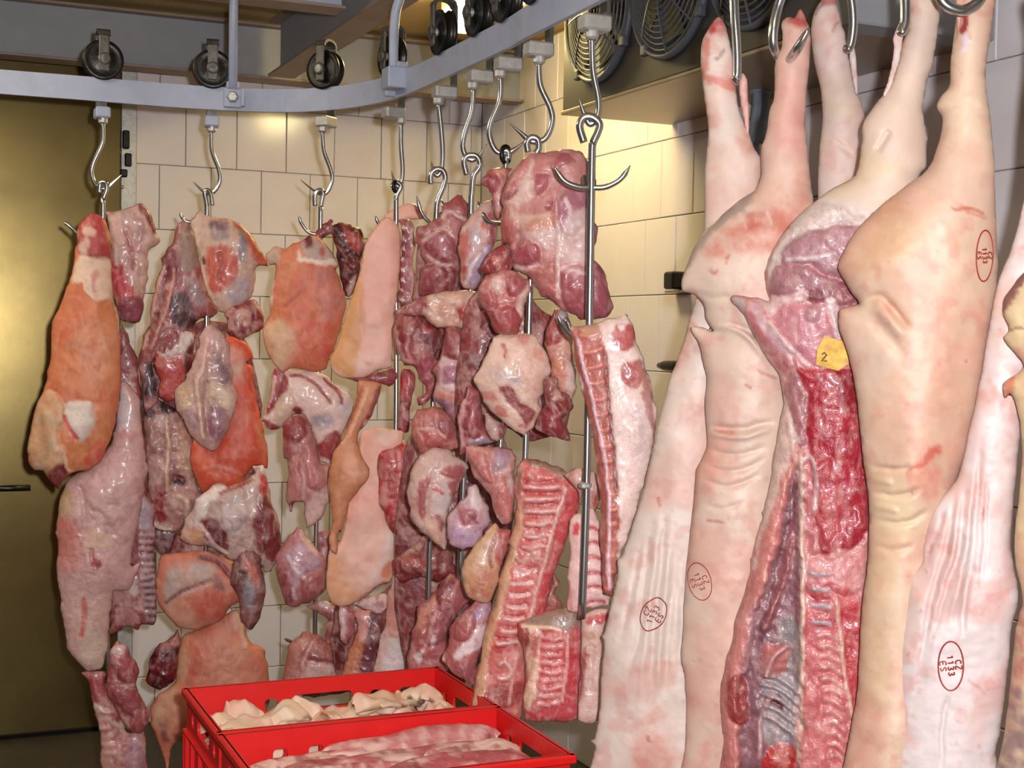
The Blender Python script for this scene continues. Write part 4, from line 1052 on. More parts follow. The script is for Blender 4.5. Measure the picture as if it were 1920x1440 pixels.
# ---------------------------------------------------------------- their hooks and rail above the frame
PR0, PR1 = at(1345, 0, 2.46), at(1990, 0, 2.06)
HP = CAMH + 0.74
pr = [np.array([*(PR0 + (PR1 - PR0) * t)[:2], HP]) for t in (-0.35, 0, 0.5, 1.0, 1.15)]
pr = spline(pr, 4)
tag(flat_bar(MB(), pr, RH, RT).build('overhead_rail', M['railpaint']), 'straight rail above the pork sides, over the top edge', 'rail')
def pork_hook(label, pts, z, r=0.0078, dz=None):
    P = px_path(pts, z, 6) if dz is None else spline([at(x, y, z + d) for (x, y), d in zip(pts, dz)], 6)
    top = P[0].copy()
    i = int(np.argmin(((pr[:, :2] - top[:2]) ** 2).sum(1)))
    q = np.array([pr[i][0], pr[i][1], HP - RH - 0.03])
    o = empty('pork_hook', q, label, 'hook', 'steel hooks holding the pork legs')
    P = np.concatenate([spline([q, (q * 0.4 + top * 0.6) + ZUP * 0.004], 4)[:-1], P])
    MB().tube(P, taper(P, r), 10).build('hook', M['steel'], o, smooth=True)
    MB().box(q + ZUP * 0.02, (0.04, 0.05, 0.03), None, 0.004).build('foot_block', M['dullsteel'], o)
    w = q + ZUP * (0.03 + RH + 0.048)
    MB().lathe(w, np.array([0.45, 0.89, 0]), [(0.03, -0.016), (0.055, -0.016), (0.049, -0.007), (0.049, 0.007), (0.055, 0.016), (0.03, 0.016)], 24).build('wheel', M['wheel'], o, smooth=True)
    MB().box(q + ZUP * 0.07 + np.array([0.014, 0.028, 0]), (0.03, 0.008, 0.19), None, 0.002).build('yoke', M['dullsteel'], o)
pork_hook('steel hook beside the leftmost red-tipped trotter', [(1376, -30), (1378, 30), (1382, 95), (1382, 140), (1379, 150), (1384, 160)], 2.385)
pork_hook('steel hook with its point crossing the reddened leg', [(1475, -30), (1460, 10), (1450, 60), (1453, 95), (1470, 116), (1480, 112), (1495, 92), (1512, 62), (1518, 52)], 2.25, dz=[.05, .06, .06, .07, .10, .06, .0, -.02, -.02])
pork_hook('steel hook right of the pale middle leg', [(1590, -30), (1598, 10), (1600, 50), (1595, 85), (1588, 92), (1584, 84)], 2.43)
pork_hook('steel hook in the leg of the opened side', [(1696, -30), (1698, 10), (1697, 45), (1690, 60), (1686, 50)], 2.17)
pork_hook('steel hook through the leg of the large smooth side', [(1752, -40), (1762, -8), (1775, 10), (1800, 20), (1820, 15), (1842, -2), (1850, -16)], 2.03, 0.0085)

# ================================================================== meat on the hanger rods
# ---- rod 1, in front of the steel door
GAIN = 1.1
G1 = 'cuts on the hanger rod by the steel door'
Z1 = TROL[1]
OR, ORR = (206, 122, 78), (198, 88, 64)
MM = [((214, 170, 155), 22, .12, .55), ((130, 48, 54), 26, .18, .5)]
piece('shoulder_cut', 'orange-skinned shoulder hanging highest by the steel door', 'meat cut',
  'K1 690,160 650,190 590,240 575,350 560,480 540,620 500,710 440,880 390,980 385,1150 380,1250 340,1440 K2 330,130 280,210 230,400 205,560 215,660 250,720 330,730 370,810 400,830 440,870 480,800 540,750 640,730 750,660 810,540 860,400 890,200 905,40 K1 905,1150 890,950 860,800 840,700 835,500 830,350 800,230 760,180',
  Z1 - .06, OR, [((168, 60, 62), 'K1 690,150 590,240 575,400 600,470 680,490 830,530 835,350 760,170', 4, .006), ((205, 165, 145), 'K1 640,260 720,280 700,330 620,320', 4), ((206, 165, 150), 'K1 600,380 650,330 660,470 610,470', 4), ((220, 188, 162), 'K1 600,470 720,500 830,520 845,700 855,800 780,800 680,760 640,660 560,690 530,640', 5), ((180, 75, 75), 'K1 700,600 730,600 720,740 690,700', 5, 0, .7), (ORR, 'K1 500,720 620,720 600,1000 420,1150 400,1000', 16, 0, .6), (ORR, 'K2 340,100 500,200 640,220 850,100 860,300 760,200', 14, 0, .5), ((216, 150, 115), 'K1 650,1050 880,1000 890,1400 700,1440', 22, 0, .5),
   ((206, 168, 128), 'K2 330,120 480,230 490,330 430,500 490,560 480,690 370,740 250,710 205,600 230,400', 6, .006), ((150, 108, 76), 'K2 290,300 340,280 400,500 360,640 320,520', 8, 0, .6), ((216, 200, 186), 'K2 490,225 660,205 700,330 650,480 590,500 530,400', 4, .004), ((206, 88, 72), 'K2 640,590 800,520 750,650 640,710', 6), ((120, 36, 40), 'K2 410,700 500,670 520,750 600,740 440,880 340,770', 4)],
  [((226, 196, 168), 'K1 560,690 620,665 645,740 700,790 770,800 845,780', 3, .004), ((196, 64, 60), 'K2 490,300 520,400 600,500', 3, -.003), ((226, 190, 150), 'K1 860,800 890,950 905,1100', 2.5, .003), ((222, 180, 150), 'K2 480,560 500,700 560,740', 4, .004)],
  L=42, T=.055, m='hide', group=G1)
piece('neck_cut', 'pale neck piece with dark red edge behind the highest orange shoulder', 'meat cut',
  'K1 800,150 870,130 990,105 1035,75 1100,110 1140,190 1165,290 1190,390 1120,440 1110,550 1115,640 1085,700 1080,850 1050,970 960,975 890,950 870,830 840,700 830,400 810,250',
  Z1 + .05, (200, 160, 145), [((128, 46, 54), 'K1 1050,80 1150,190 1170,330 1110,260 1050,140', 4), ((188, 42, 52), 'K1 840,520 920,560 1000,700 1010,800 880,810', 7), ((140, 68, 78), 'K1 890,810 1070,790 1050,980 890,960', 6, .004), ((172, 112, 104), 'K1 900,270 960,280 1020,500 950,560', 10, 0, .7), ((165, 140, 135), 'K1 930,140 1010,130 990,190 930,190', 8, 0, .6)],
  [((222, 190, 170), 'K1 830,180 870,400 880,560', 3, .003), ((150, 70, 74), 'K1 930,280 980,420 1010,600', 3, -.003)], L=26, T=.035, group=G1, mott=MM)
piece('haunch_cut', 'long shiny pale pink haunch hanging under the highest orange shoulder', 'meat cut',
  'K2 905,60 960,60 1040,200 1060,350 1075,500 1100,620 1105,750 1080,900 1050,1100 1010,1250 970,1440 K3 950,60 880,230 780,240 745,400 735,560 725,640 700,760 640,780 590,790 540,750 480,680 450,640 435,520 410,300 390,130 385,0 K2 415,1200 425,1080 440,950 500,830 560,780 700,680 820,540 870,350',
  Z1 - .02, (200, 156, 150), [((192, 156, 116), 'K2 440,880 540,880 560,980 450,1100', 6), ((198, 104, 84), 'K2 420,1090 560,1070 620,1200 610,1440 415,1440', 12, 0, .8), ((206, 168, 150), 'K3 390,250 600,300 780,250 740,560 690,760 540,700 440,520', 14, 0, .7), ((205, 160, 155), 'K2 620,820 1000,560 1090,760 1000,1250 800,1100', 20, .006, .5), ((205, 186, 186), 'K2 880,80 960,200 980,400 900,420 870,330', 6), ((180, 90, 80), 'K2 880,440 980,420 1020,520 940,470', 6, 0, .6), ((214, 178, 150), 'K2 640,1180 780,1160 800,1290 650,1290', 7, 0, .8), ((206, 178, 160), 'K3 570,470 720,540 700,760 570,720', 6), ((150, 60, 62), 'K3 610,30 680,10 670,90 620,90', 4)],
  [((196, 92, 76), 'K3 560,270 575,400 545,560', 5, -.003), ((170, 70, 68), 'K2 680,1290 700,1440', 4, -.004), (None, 'K2 600,820 640,1050 620,1200', 7, -.005), (None, 'K2 800,1110 850,1250 960,1300', 5, -.004)], L=48, T=.065, seam=0.3, group=G1, lump=(50, .006))
piece('rib_strip', 'dark rib strip hanging behind the long pale pink haunch', 'meat cut',
  'K1 905,990 945,1040 1000,1150 1035,1300 1050,1440 K2 1060,300 1100,600 1110,860 1160,980 1165,1200 1170,1430 K3 1065,300 1060,440 1010,480 960,460 930,510 850,490 790,540 740,540 740,400 760,250 840,100 K2 940,1400 950,1000 930,600 900,300 880,100',
  Z1 + .05, (142, 66, 70), [((196, 162, 156), 'K2 940,100 1020,100 1060,380 1000,420', 6, 0, .8), ((176, 150, 156), 'K2 1040,900 1130,1000 1130,1150 1040,1150', 6), ((198, 176, 170), 'K3 860,60 900,80 920,250 870,240', 4), ((176, 120, 116), 'K3 800,300 900,270 900,470 830,480', 6, 0, .7), ((110, 60, 66), 'K3 960,20 1060,20 1060,420 990,460', 4)],
  ladder('K2 1030,1150 1035,1440 K3 980,430', 'K2 1165,1150 1168,1440 K3 1062,430', 14, (176, 150, 150), 2.6, .003), L=22, T=.03, group=G1, mott=MM)
piece('knuckle_cut', 'two dark red lean lumps low down beside the door post', 'meat cut',
  'K3 780,590 830,600 880,680 930,740 945,800 925,880 970,980 1020,1090 1010,1140 960,1200 880,1200 840,1160 790,1060 730,940 715,820 740,680',
  Z1 - .05, (158, 80, 80), [((205, 170, 160), 'K3 740,620 830,590 840,640 760,680', 4), ((150, 66, 68), 'K3 750,680 870,690 940,790 900,880 780,820', 5, .010), ((150, 72, 76), 'K3 740,900 900,900 960,1000 920,1100 820,1050', 5, .010), ((162, 80, 80), 'K3 880,1070 1000,1060 1010,1140 890,1190', 5, .006)], [((210, 170, 155), 'K3 830,880 900,870', 3, .002)], L=34, T=.05, group=G1, mott=MM)
piece('breast_cut', 'rib ends with strips of fat at the bottom by the door post', 'meat cut',
  'K3 560,790 700,780 720,900 760,1000 850,1130 860,1200 970,1190 985,1300 975,1500 690,1500 680,1250 650,1120 620,1000 600,850',
  Z1 - .01, (182, 112, 106), [((160, 62, 62), 'K3 610,810 700,810 690,980 630,980', 5), ((210, 178, 158), 'K3 610,1000 700,1020 830,1130 850,1180 700,1110', 4, .005), ((150, 60, 62), 'K3 690,1060 820,1090 840,1140 720,1090', 4), ((168, 120, 126), 'K3 850,1210 970,1210 970,1400 850,1420', 6), ((200, 150, 130), 'K3 680,1220 760,1220 770,1440 690,1440', 7, 0, .7)],
  ladder('K3 640,1060 690,1330', 'K3 730,1040 790,1330', 6, (206, 160, 150), 3, .004), L=26, T=.035, group=G1, mott=MM)

# ---- rod 2
G2 = 'cuts on the hanger rod left of the straight rail post'
Z2 = TROL[2]
piece('rib_shell', 'cup-shaped rib piece with grey membrane and orange centre, top of its rod', 'meat cut',
  'K19 440,860 490,805 560,840 690,845 760,870 830,930 890,1020 930,1090 970,1170 900,1190 880,1290 850,1400 K1 1830,820 1760,880 1700,910 1640,890 1560,780 1520,640 1490,450 1440,270',
  Z2 - .03, (202, 168, 146), [((192, 84, 58), 'K1 1580,420 1700,410 1800,500 1780,620 1680,730 1600,770 1550,680 1540,560', 8), ((128, 94, 98), 'K1 1560,230 1700,215 1710,300 1590,310', 8), ((136, 122, 122), 'K1 1790,250 1870,330 1850,520 1790,480', 8), ((184, 84, 54), 'K19 710,845 900,1020 975,1180 890,1195 820,1000', 6), ((170, 154, 158), 'K1 1700,700 1880,600 1850,800 1750,850', 10), ((150, 130, 124), 'K1 1600,320 1700,300 1690,350 1620,370', 7)],
  [((226, 196, 170), 'K1 1450,250 1500,450 1530,650 1640,890', 4, .006), ((90, 40, 40), 'K1 1520,490 1535,550', 3, -.006), ((160, 60, 50), 'K1 1640,440 1660,560 1640,680', 4, -.003)], L=44, T=.05, seam=0.35, group=G2)
piece('neck_cut', 'dark ragged neck strip left of the cup-shaped rib piece', 'meat cut',
  'K1 1340,230 1420,215 1450,280 1490,430 1520,560 1560,720 1640,900 1600,930 1500,950 1450,1020 1470,1080 1420,1200 1300,1240 1200,1200 1130,1300 1180,1440 K2 1180,200 1080,300 K1 1070,1440 1030,1300 1050,1150 1110,1020 1150,800 1190,600 1220,500 1270,420 1310,320',
  Z2 - .022, (156, 82, 80), [((76, 40, 46), 'K1 1290,750 1400,790 1480,930 1420,1020 1300,950', 7), ((150, 118, 106), 'K1 1350,260 1450,300 1510,450 1400,620 1330,450', 8), ((128, 60, 70), 'K1 1200,450 1320,440 1310,620 1200,620', 8, .004), ((150, 118, 118), 'K1 1380,640 1500,700 1520,860 1420,800', 8), ((60, 34, 38), 'K1 1080,1290 1140,1300 1180,1440 K2 1160,160 1090,200', 6)],
  [((212, 165, 145), 'K1 1240,540 1180,720 1130,950 1060,1200', 4, .006), ((196, 140, 128), 'K1 1310,560 1270,800 1200,1000 1120,1200', 4, .006), ((110, 44, 52), 'K1 1260,560 1220,760 1160,1000', 3, -.005)], L=28, T=.045, group=G2, mott=MM)
piece('shank_cut', 'cut shank with white ring of fat and red face', 'meat cut',
  'K1 1240,985 1330,985 1430,1040 1470,1090 1450,1250 1400,1400 K2 1370,100 1320,200 1260,215 1190,180 1200,40 K1 1150,1300 1165,1150',
  Z2 - .03, (180, 66, 60), [((226, 206, 196), 'K1 1240,985 1330,985 1430,1040 1470,1090 1410,1190 1290,1245 1180,1190', 4, .004), ((140, 54, 56), 'K1 1260,1000 1340,1020 1350,1130 1280,1205 1190,1170', 4), ((190, 120, 110), 'K1 1160,1220 1300,1260 1250,1340 1180,1320', 6, 0, .6), ((96, 40, 40), 'K1 1440,1100 1450,1250 1400,1420 1380,1300', 6)], [], L=32, T=.045, group=G2)
piece('trim_cut', 'small dark ragged trimming right of the bare rod', 'meat cut',
  'K1 1690,930 1740,860 1840,820 1900,810 K4 170,820 235,900 240,1050 160,1100 80,1150 K1 1830,1110 1720,1080',
  Z2 - .05, (134, 50, 54), [((196, 140, 125), 'K4 40,880 110,900 120,1000 60,1000', 6), ((196, 150, 140), 'K1 1760,900 1800,890 1800,1000', 5)], [], L=24, T=.04, group=G2, mott=MM, lump=(20, .010))
piece('flank_flap', 'loose grey-brown membrane flap hanging from the bare rod', 'meat cut',
  'K1 1530,1020 1600,1000 1680,1070 1720,1180 1740,1300 1740,1440 K2 1750,60 1785,210 1760,290 1700,420 1650,560 1590,590 1530,560 1430,460 1390,380 1330,280 1320,130 1380,60 K1 1390,1380 1470,1240 1500,1100',
  Z2 - .075, (182, 142, 130), [((212, 182, 160), 'K2 1600,60 1780,210 1680,280 1560,150', 8, .004), ((146, 96, 106), 'K2 1590,250 1700,300 1650,480 1560,450', 8), ((206, 172, 130), 'K2 1350,120 1450,100 1440,250 1360,260', 8), ((156, 120, 128), 'K2 1400,280 1500,330 1490,430 1420,400', 7), ((130, 96, 96), 'K1 1620,1200 1700,1300 1730,1440 1640,1440', 9), ((205, 155, 145), 'K1 1530,1030 1590,1040 1600,1200 1500,1300 1490,1160', 8)],
  [((224, 184, 165), 'K1 1560,1060 1520,1300 K2 1480,60 1500,300 1540,520', 3, .006), (None, 'K2 1560,50 1540,250 1580,500', 5, -.006)], L=16, T=.02, seam=0.4, group=G2, warp=7)
piece('shoulder_cut', 'bright orange-red skinned shoulder behind the membrane flap', 'meat cut',
  'K1 1700,1080 1850,1130 1900,1250 K5 10,90 50,110 70,250 110,470 150,650 180,800 172,930 120,900 60,920 0,990 K2 1840,850 1700,870 1600,850 1520,900 1470,800 1420,650 1450,500 1600,540 1660,400 1700,250 1660,60 K1 1640,1250',
  Z2 - .01, (206, 84, 58), [((212, 172, 150), 'K1 1680,1150 1800,1180 1850,1250 1800,1400 1720,1440 1680,1300', 6), ((188, 66, 48), 'K1 1860,1250 K5 50,110 70,300 20,300', 8, 0, .7), ((205, 150, 100), 'K5 90,560 150,680 170,800 110,740', 8, 0, .7), ((216, 130, 110), 'K2 1720,320 1850,300 1800,430 1720,450', 12, 0, .6), ((205, 165, 120), 'K2 1430,640 1480,800 1500,880 1450,760', 6, 0, .6)],
  [((205, 140, 118), 'K2 1480,720 1650,700 1840,760', 4, .002, .4)], L=42, T=.055, m='hide', group=G2)
piece('rump_cut', 'rump with a curling rim of white fat over dark meat', 'meat cut',
  'K2 1640,830 1700,850 1830,800 1920,740 K5 60,900 140,895 170,960 200,1150 240,1300 280,1440 K6 285,200 270,330 200,470 160,490 100,400 K2 1780,1410 1640,1340 1540,1300 1400,1290 1345,1230 1380,1100 1440,1000 1520,910',
  Z2 - .05, (190, 158, 146), [((230, 214, 206), 'K2 1490,930 1620,840 1700,860 1580,960 1510,1100 1470,1150', 4, .006), ((112, 40, 46), 'K2 1500,1120 1600,1080 1690,1150 1710,1320 1570,1240', 5, -.008), ((126, 50, 50), 'K5 60,1250 170,1100 220,1250 270,1430 K6 280,300 200,400 100,250', 7), ((186, 60, 56), 'K5 100,970 160,970 180,1100 90,1090', 5), ((206, 180, 170), 'K5 20,1000 90,960 80,1200 30,1300', 8, 0, .8), ((196, 176, 172), 'K2 1680,940 1780,920 1840,1100 1760,1200 1680,1100', 7), ((205, 150, 120), 'K2 1360,1210 1480,1150 1560,1290 1420,1290', 6), ((150, 54, 54), 'K2 1400,1300 1640,1320 1760,1420 1560,1380', 5, 0, .8)],
  [((234, 218, 204), 'K5 20,985 60,915 130,905 165,960', 4, .006), ((230, 196, 180), 'K2 1490,1110 1600,1260 1720,1350', 3, .004), ((206, 160, 140), 'K2 1380,1180 1440,1270 1600,1340 1750,1400', 4, .005), ((150, 60, 60), 'K2 1640,900 1800,840 1900,780', 2.5, -.004)], L=40, T=.055, group=G2, lump=(30, .010))
piece('rib_strip', 'ragged strip of bones and fat between two shiny pieces on the left', 'meat cut',
  'K2 1060,100 1170,120 1200,200 1330,280 1390,400 1450,520 1470,800 1510,930 1470,1010 1400,1100 1330,1190 1240,1190 1140,1150 1120,1000 1100,700 1080,400',
  Z2 + .01, (172, 122, 112), [((62, 32, 36), 'K2 1180,190 1330,240 1290,290 1190,270', 5), ((56, 22, 22), 'K2 1300,740 1370,760 1360,830 1300,820', 4), ((150, 48, 50), 'K2 1140,890 1240,890 1240,1100 1160,1090', 6), ((205, 180, 168), 'K2 1160,310 1260,320 1220,400 1170,380', 5), ((196, 150, 120), 'K2 1290,400 1390,420 1450,700 1340,700', 8, 0, .8), ((214, 170, 160), 'K2 1140,620 1230,640 1220,820 1130,820', 6), ((90, 50, 56), 'K2 1060,120 1150,150 1140,320 1080,330', 6)],
  [((222, 190, 160), 'K2 1250,320 1260,600 1250,900', 3.5, .006), ((222, 196, 175), 'K2 1110,1040 1130,1120 1230,1170 1300,1160', 4, .008), ((226, 196, 170), 'K2 1280,900 1400,950 1400,1080', 5, .006), ((140, 60, 60), 'K2 1300,760 1380,800', 3, -.006)], L=24, T=.035, group=G2, mott=MM, lump=(20, .010))
piece('flank_cut', 'orange-grey flank piece above the wide bottom shoulder', 'meat cut',
  'K3 1090,0 1200,-20 1400,-20 1560,40 1640,100 1640,230 1660,290 1570,350 1480,450 1400,480 1330,510 1210,490 1130,420 1080,350 1050,250 1060,120',
  Z2 - .03, (196, 118, 96), [((182, 158, 146), 'K3 1180,60 1400,50 1440,140 1250,260 1120,330 1120,150', 10), ((192, 80, 62), 'K3 1300,250 1640,230 1560,350 1420,440 1300,360', 10, 0, .8), ((214, 160, 130), 'K3 1100,340 1250,320 1330,480 1200,480', 9, 0, .8), ((130, 80, 90), 'K3 1440,130 1510,160 1500,230 1440,200', 7)],
  [((120, 60, 58), 'K3 1110,330 1260,220 1440,150', 2.5, -.005), ((130, 50, 52), 'K3 1330,0 1480,50 1600,200', 6, -.008)], L=40, T=.05, m='hide', group=G2)
piece('shoulder_cut', 'wide orange-brown shoulder standing behind the back crate', 'meat cut',
  'K3 1230,540 1330,510 1480,430 1590,370 1650,470 1700,600 K6 150,1090 190,1330 210,1450 K3 1720,1200 1210,1250 1150,1350 1130,1500 1110,1380 1060,1240 1020,1150 1010,1050 1070,940 1180,860 1200,700',
  Z2 - .01, (194, 114, 88), [((190, 150, 120), 'K3 1220,560 1270,700 1190,880 1130,1200 1030,1150 1080,950 1190,850', 8), ((180, 72, 58), 'K3 1290,700 1360,560 1420,500 1380,700 1280,850', 12, 0, .7), ((206, 150, 130), 'K3 1550,350 1600,360 1620,460 1580,480', 5, .005), ((202, 140, 110), 'K3 1450,600 1640,560 1680,800 1500,830', 20, 0, .6), ((120, 60, 62), 'K3 1080,1100 1140,1090 1130,1240 1090,1230', 6)],
  [((216, 170, 140), 'K3 1600,380 1650,560 1660,620', 4, .006)], L=46, T=.055, m='hide', group=G2)
piece('neck_cut', 'dark clotted end of meat left of the wide bottom shoulder', 'meat cut',
  'K3 1210,510 1225,620 1210,720 1180,860 1080,920 1010,870 985,820 1020,700 1080,600 1150,560', Z2 + .04, (112, 30, 32), [((170, 100, 84), 'K3 1100,590 1200,520 1210,600 1090,660', 6)], [], L=28, T=.04, group=G2, mott=[((60, 14, 18), 14, .0, .8), ((180, 70, 56), 16, .25, .6)], lump=(16, .010))

# ---- rod 3
G3 = 'cuts on the hanger rod in front of the slanting ceiling beam'
Z3 = TROL[3]
piece('shoulder_cut', 'broad orange skinned shoulder with white cut rim on top', 'meat cut',
  'K4 580,320 640,270 720,290 860,480 885,535 850,560 880,650 930,780 950,850 920,980 870,1150 840,1240 800,1300 780,1400 700,1430 600,1420 480,1400 410,1440 330,1360 270,1260 235,1060 290,950 300,750 340,620 350,520 300,520 265,450 340,365 420,390 500,340',
  Z3 - .05, (210, 124, 88), [((220, 182, 146), 'K4 240,1050 420,990 540,1130 510,1280 420,1410 270,1280', 8), ((200, 92, 72), 'K4 560,560 660,600 640,900 780,1000 850,1200 780,1420 460,1400 540,1120 450,900', 18, 0, .8), ((176, 108, 108), 'K4 660,580 860,600 930,800 840,1000 720,950 680,750', 12, 0, .8), ((196, 60, 60), 'K4 750,1050 820,1040 790,1300 730,1300', 12, 0, .6), ((232, 218, 204), 'K4 540,400 570,460 720,490 860,480 890,540 720,545 580,505 530,460', 3, .005), ((190, 166, 156), 'K4 570,340 640,270 850,460 720,490 600,460', 4), ((118, 40, 44), 'K4 590,300 660,260 650,350 600,385', 4), ((196, 165, 145), 'K4 260,440 400,370 370,480 320,540', 4), ((180, 60, 60), 'K4 700,390 760,390 760,450 710,440', 5, 0, .8)],
  [((176, 90, 74), 'K4 400,900 520,790 620,680', 3, -.003), ((232, 212, 196), 'K4 320,640 305,760 300,900', 2, .002)], L=46, T=.06, m='hide', group=G3)
piece('neck_cut', 'blackish clotted neck end beside the broad orange shoulder', 'meat cut',
  'K4 790,150 830,125 835,190 900,155 960,170 1000,200 1060,210 1085,260 1080,330 1100,350 1070,470 1060,620 1030,700 980,800 930,780 890,660 870,540 850,400 830,260 690,330 650,290 740,180',
  Z3 + .0, (96, 24, 28), [((172, 62, 48), 'K4 940,230 1085,280 1060,420 980,380', 8), ((126, 40, 40), 'K4 690,330 650,290 740,180 830,120 830,180 760,260', 4), ((184, 146, 138), 'K4 930,740 1030,620 980,810', 5), ((140, 60, 56), 'K4 880,160 960,170 940,230', 5)], [], L=26, T=.04, group=G3, mott=[((50, 12, 16), 14, -.05, .8), ((200, 90, 70), 13, .3, .7)], lump=(16, .014))
piece('fat_cut', 'white fat piece with thin red stripes below the broad orange shoulder', 'meat cut',
  'K5 230,120 310,130 360,150 560,150 640,190 740,280 850,350 860,400 820,560 770,650 740,740 700,800 680,890 590,870 570,760 540,650 490,560 470,490 390,500 290,600 200,610 130,540 150,460 200,300',
  Z3 - .03, (226, 196, 186), [((156, 52, 56), 'K5 230,120 330,190 320,300 230,450 150,500 190,330', 5), ((210, 180, 158), 'K5 330,290 430,400 300,600 220,500', 5, .004), ((152, 58, 60), 'K5 560,740 700,600 760,700 690,870 600,840', 6), ((160, 142, 152), 'K5 530,500 660,490 690,580 560,590', 9), ((130, 40, 44), 'K5 370,470 430,420 470,480 430,500', 4), ((206, 190, 190), 'K5 740,400 840,380 810,540 740,560', 8, 0, .8), ((150, 46, 50), 'K5 130,540 210,560 280,600 200,615', 4)],
  [((146, 36, 46), 'K5 340,180 470,200 600,300 690,420', 3, -.004), ((146, 36, 46), 'K5 600,200 740,320 765,430', 3.5, -.004), ((222, 180, 168), 'K5 250,180 210,330 180,440', 2.5, .003), ((120, 36, 40), 'K5 300,180 280,300 230,420', 2.5, -.003)], L=30, T=.04, seam=0.25, group=G3)
piece('leg_cut', 'slender pinkish leg muscle hanging under the white fat piece', 'meat cut',
  'K5 300,560 400,500 470,490 500,560 560,700 580,800 600,880 680,890 670,1050 690,1130 640,1250 580,1340 490,1400 470,1300 470,1200 400,1200 370,1270 340,1250 330,1100 345,860 310,840 300,700',
  Z3 - .05, (184, 124, 118), [((144, 56, 56), 'K5 300,560 400,500 480,520 460,680 330,730', 7, .006), ((160, 90, 88), 'K5 310,730 400,700 380,840 320,840', 7), ((206, 172, 166), 'K5 480,1200 640,1050 690,1140 580,1340 480,1400', 8), ((190, 126, 120), 'K5 350,880 440,860 450,1180 360,1200', 7, .010), ((190, 120, 116), 'K5 470,780 560,760 640,1000 560,1100 470,1000', 8, .010), ((120, 62, 60), 'K5 350,1200 460,1190 400,1260', 4)],
  [((206, 166, 160), 'K5 455,860 465,1020 460,1180', 3, -.004)], L=34, T=.055, group=G3)
piece('knuckle_cut', 'rounded knuckle with violet membrane on the lower part of the bare rod', 'meat cut',
  'K6 420,130 480,150 540,280 600,340 640,400 650,500 640,600 560,700 470,740 390,765 330,740 290,650 260,540 240,420 250,340 310,250 370,160',
  Z3 - .05, (176, 110, 112), [((194, 164, 184), 'K6 340,300 520,250 590,400 470,450 400,560 330,420', 10, .006), ((216, 180, 166), 'K6 430,130 490,150 560,330 480,260', 5), ((150, 72, 74), 'K6 250,450 320,430 330,560 280,560', 5), ((168, 96, 92), 'K6 470,500 620,440 640,580 560,690 450,690', 8, .008), ((150, 80, 80), 'K6 310,600 380,590 380,700 320,700', 6, .006)],
  [((226, 206, 206), 'K6 330,330 400,440 480,520', 2.5, .002), ((206, 176, 180), 'K6 480,420 400,560 400,690', 2.5, .002)], L=44, T=.075, group=G3)
piece('shank_cut', 'short shank crossing the bare rod under the violet knuckle', 'meat cut',
  'K6 480,740 560,715 640,700 740,760 790,840 760,900 700,900 640,860 560,790', Z3 - .02, (182, 124, 118), [((150, 70, 68), 'K6 640,780 780,830 740,900 660,870', 6), ((216, 186, 178), 'K6 560,720 640,700 700,760 600,770', 6)], [], L=20, T=.03, group=G3, mott=MM)
piece('shank_cut', 'pinkish shank squeezed between the violet knuckle and the tall rind slab', 'meat cut',
  'K6 560,170 690,150 700,350 660,600 620,560 600,400 560,290', Z3 + .02, (156, 90, 88), [((210, 180, 176), 'K6 600,330 640,280 620,420', 5)], [], L=20, T=.035, group=G3)
piece('knuckle_cut', 'brownish lean knuckle just above the rear crate rim', 'meat cut',
  'K6 400,1000 480,940 560,960 600,990 680,1050 760,1130 790,1300 780,1450 310,1450 310,1250 340,1080',
  Z3 - .05, (168, 98, 92), [((200, 160, 150), 'K6 470,1210 620,1170 770,1240 750,1310 490,1310', 8), ((150, 76, 72), 'K6 560,1000 680,1060 740,1180 600,1180 480,1150', 8, .008), ((184, 118, 106), 'K6 350,1080 470,960 520,1030 420,1200 360,1350', 8, .004)],
  [((206, 160, 150), 'K6 540,1010 470,1150 450,1330', 3, -.004)], L=38, T=.06, group=G3)
piece('trim_cut', 'ragged reddish trimming left of the bone-dotted strip', 'meat cut',
  'K6 650,880 740,870 800,950 830,1050 780,1180 720,1110 640,1040', Z3 - .03, (156, 84, 82), [((205, 150, 120), 'K6 640,880 690,870 670,920', 5)], [], L=20, T=.03, group=G3, mott=MM)

# ---- rod 4
G4 = 'slabs on the hanger rod below the bent tube post'
Z4 = TROL[4]
piece('rind_slab', 'tall smooth pink slab of rind, highest on its rod', 'meat slab',
  'K4 1270,125 1340,150 1390,230 1405,330 1390,600 1370,800 1350,1000 1340,1200 1330,1330 K5 1160,120 1050,150 940,205 800,210 720,180 680,120 K4 810,1300 860,1200 950,900 1000,760 1060,560 1080,450 1110,330 1190,200',
  Z4 - .05, (226, 174, 156), [((210, 150, 100), 'K4 1060,540 1075,800 1075,1150 1050,1250 1000,1460 780,1340 950,900', 4), ((228, 196, 186), 'K5 890,60 1150,20 1150,130 950,190 880,150', 10, 0, .6), ((212, 140, 96), 'K5 960,80 1030,110 980,130', 5, 0, .7), ((205, 90, 95), 'K4 1280,710 1340,690 1350,720', 6, 0, .4)],
  [((216, 150, 118), 'K4 1068,560 1078,800 1072,1200', 3, -.004, .5)], L=16, T=.022, m='skin', group=G4, edge=1)
piece('rib_strip', 'narrow slab edge with a row of white rib bones right of the pink rind', 'meat slab',
  'K7 95,570 180,560 215,620 215,900 225,1150 150,1190 110,1200 105,900 130,800 120,640', Z4 - .01, (172, 92, 92), [((206, 160, 150), 'K7 180,560 220,620 225,1150 195,1150', 3), ((140, 52, 58), 'K7 110,600 160,600 155,1180 105,1180', 4)],
  ladder('K7 125,640 115,1150', 'K7 150,630 140,1140', 8, (226, 206, 196), 2.2, .003), L=12, T=.02, group=G4)
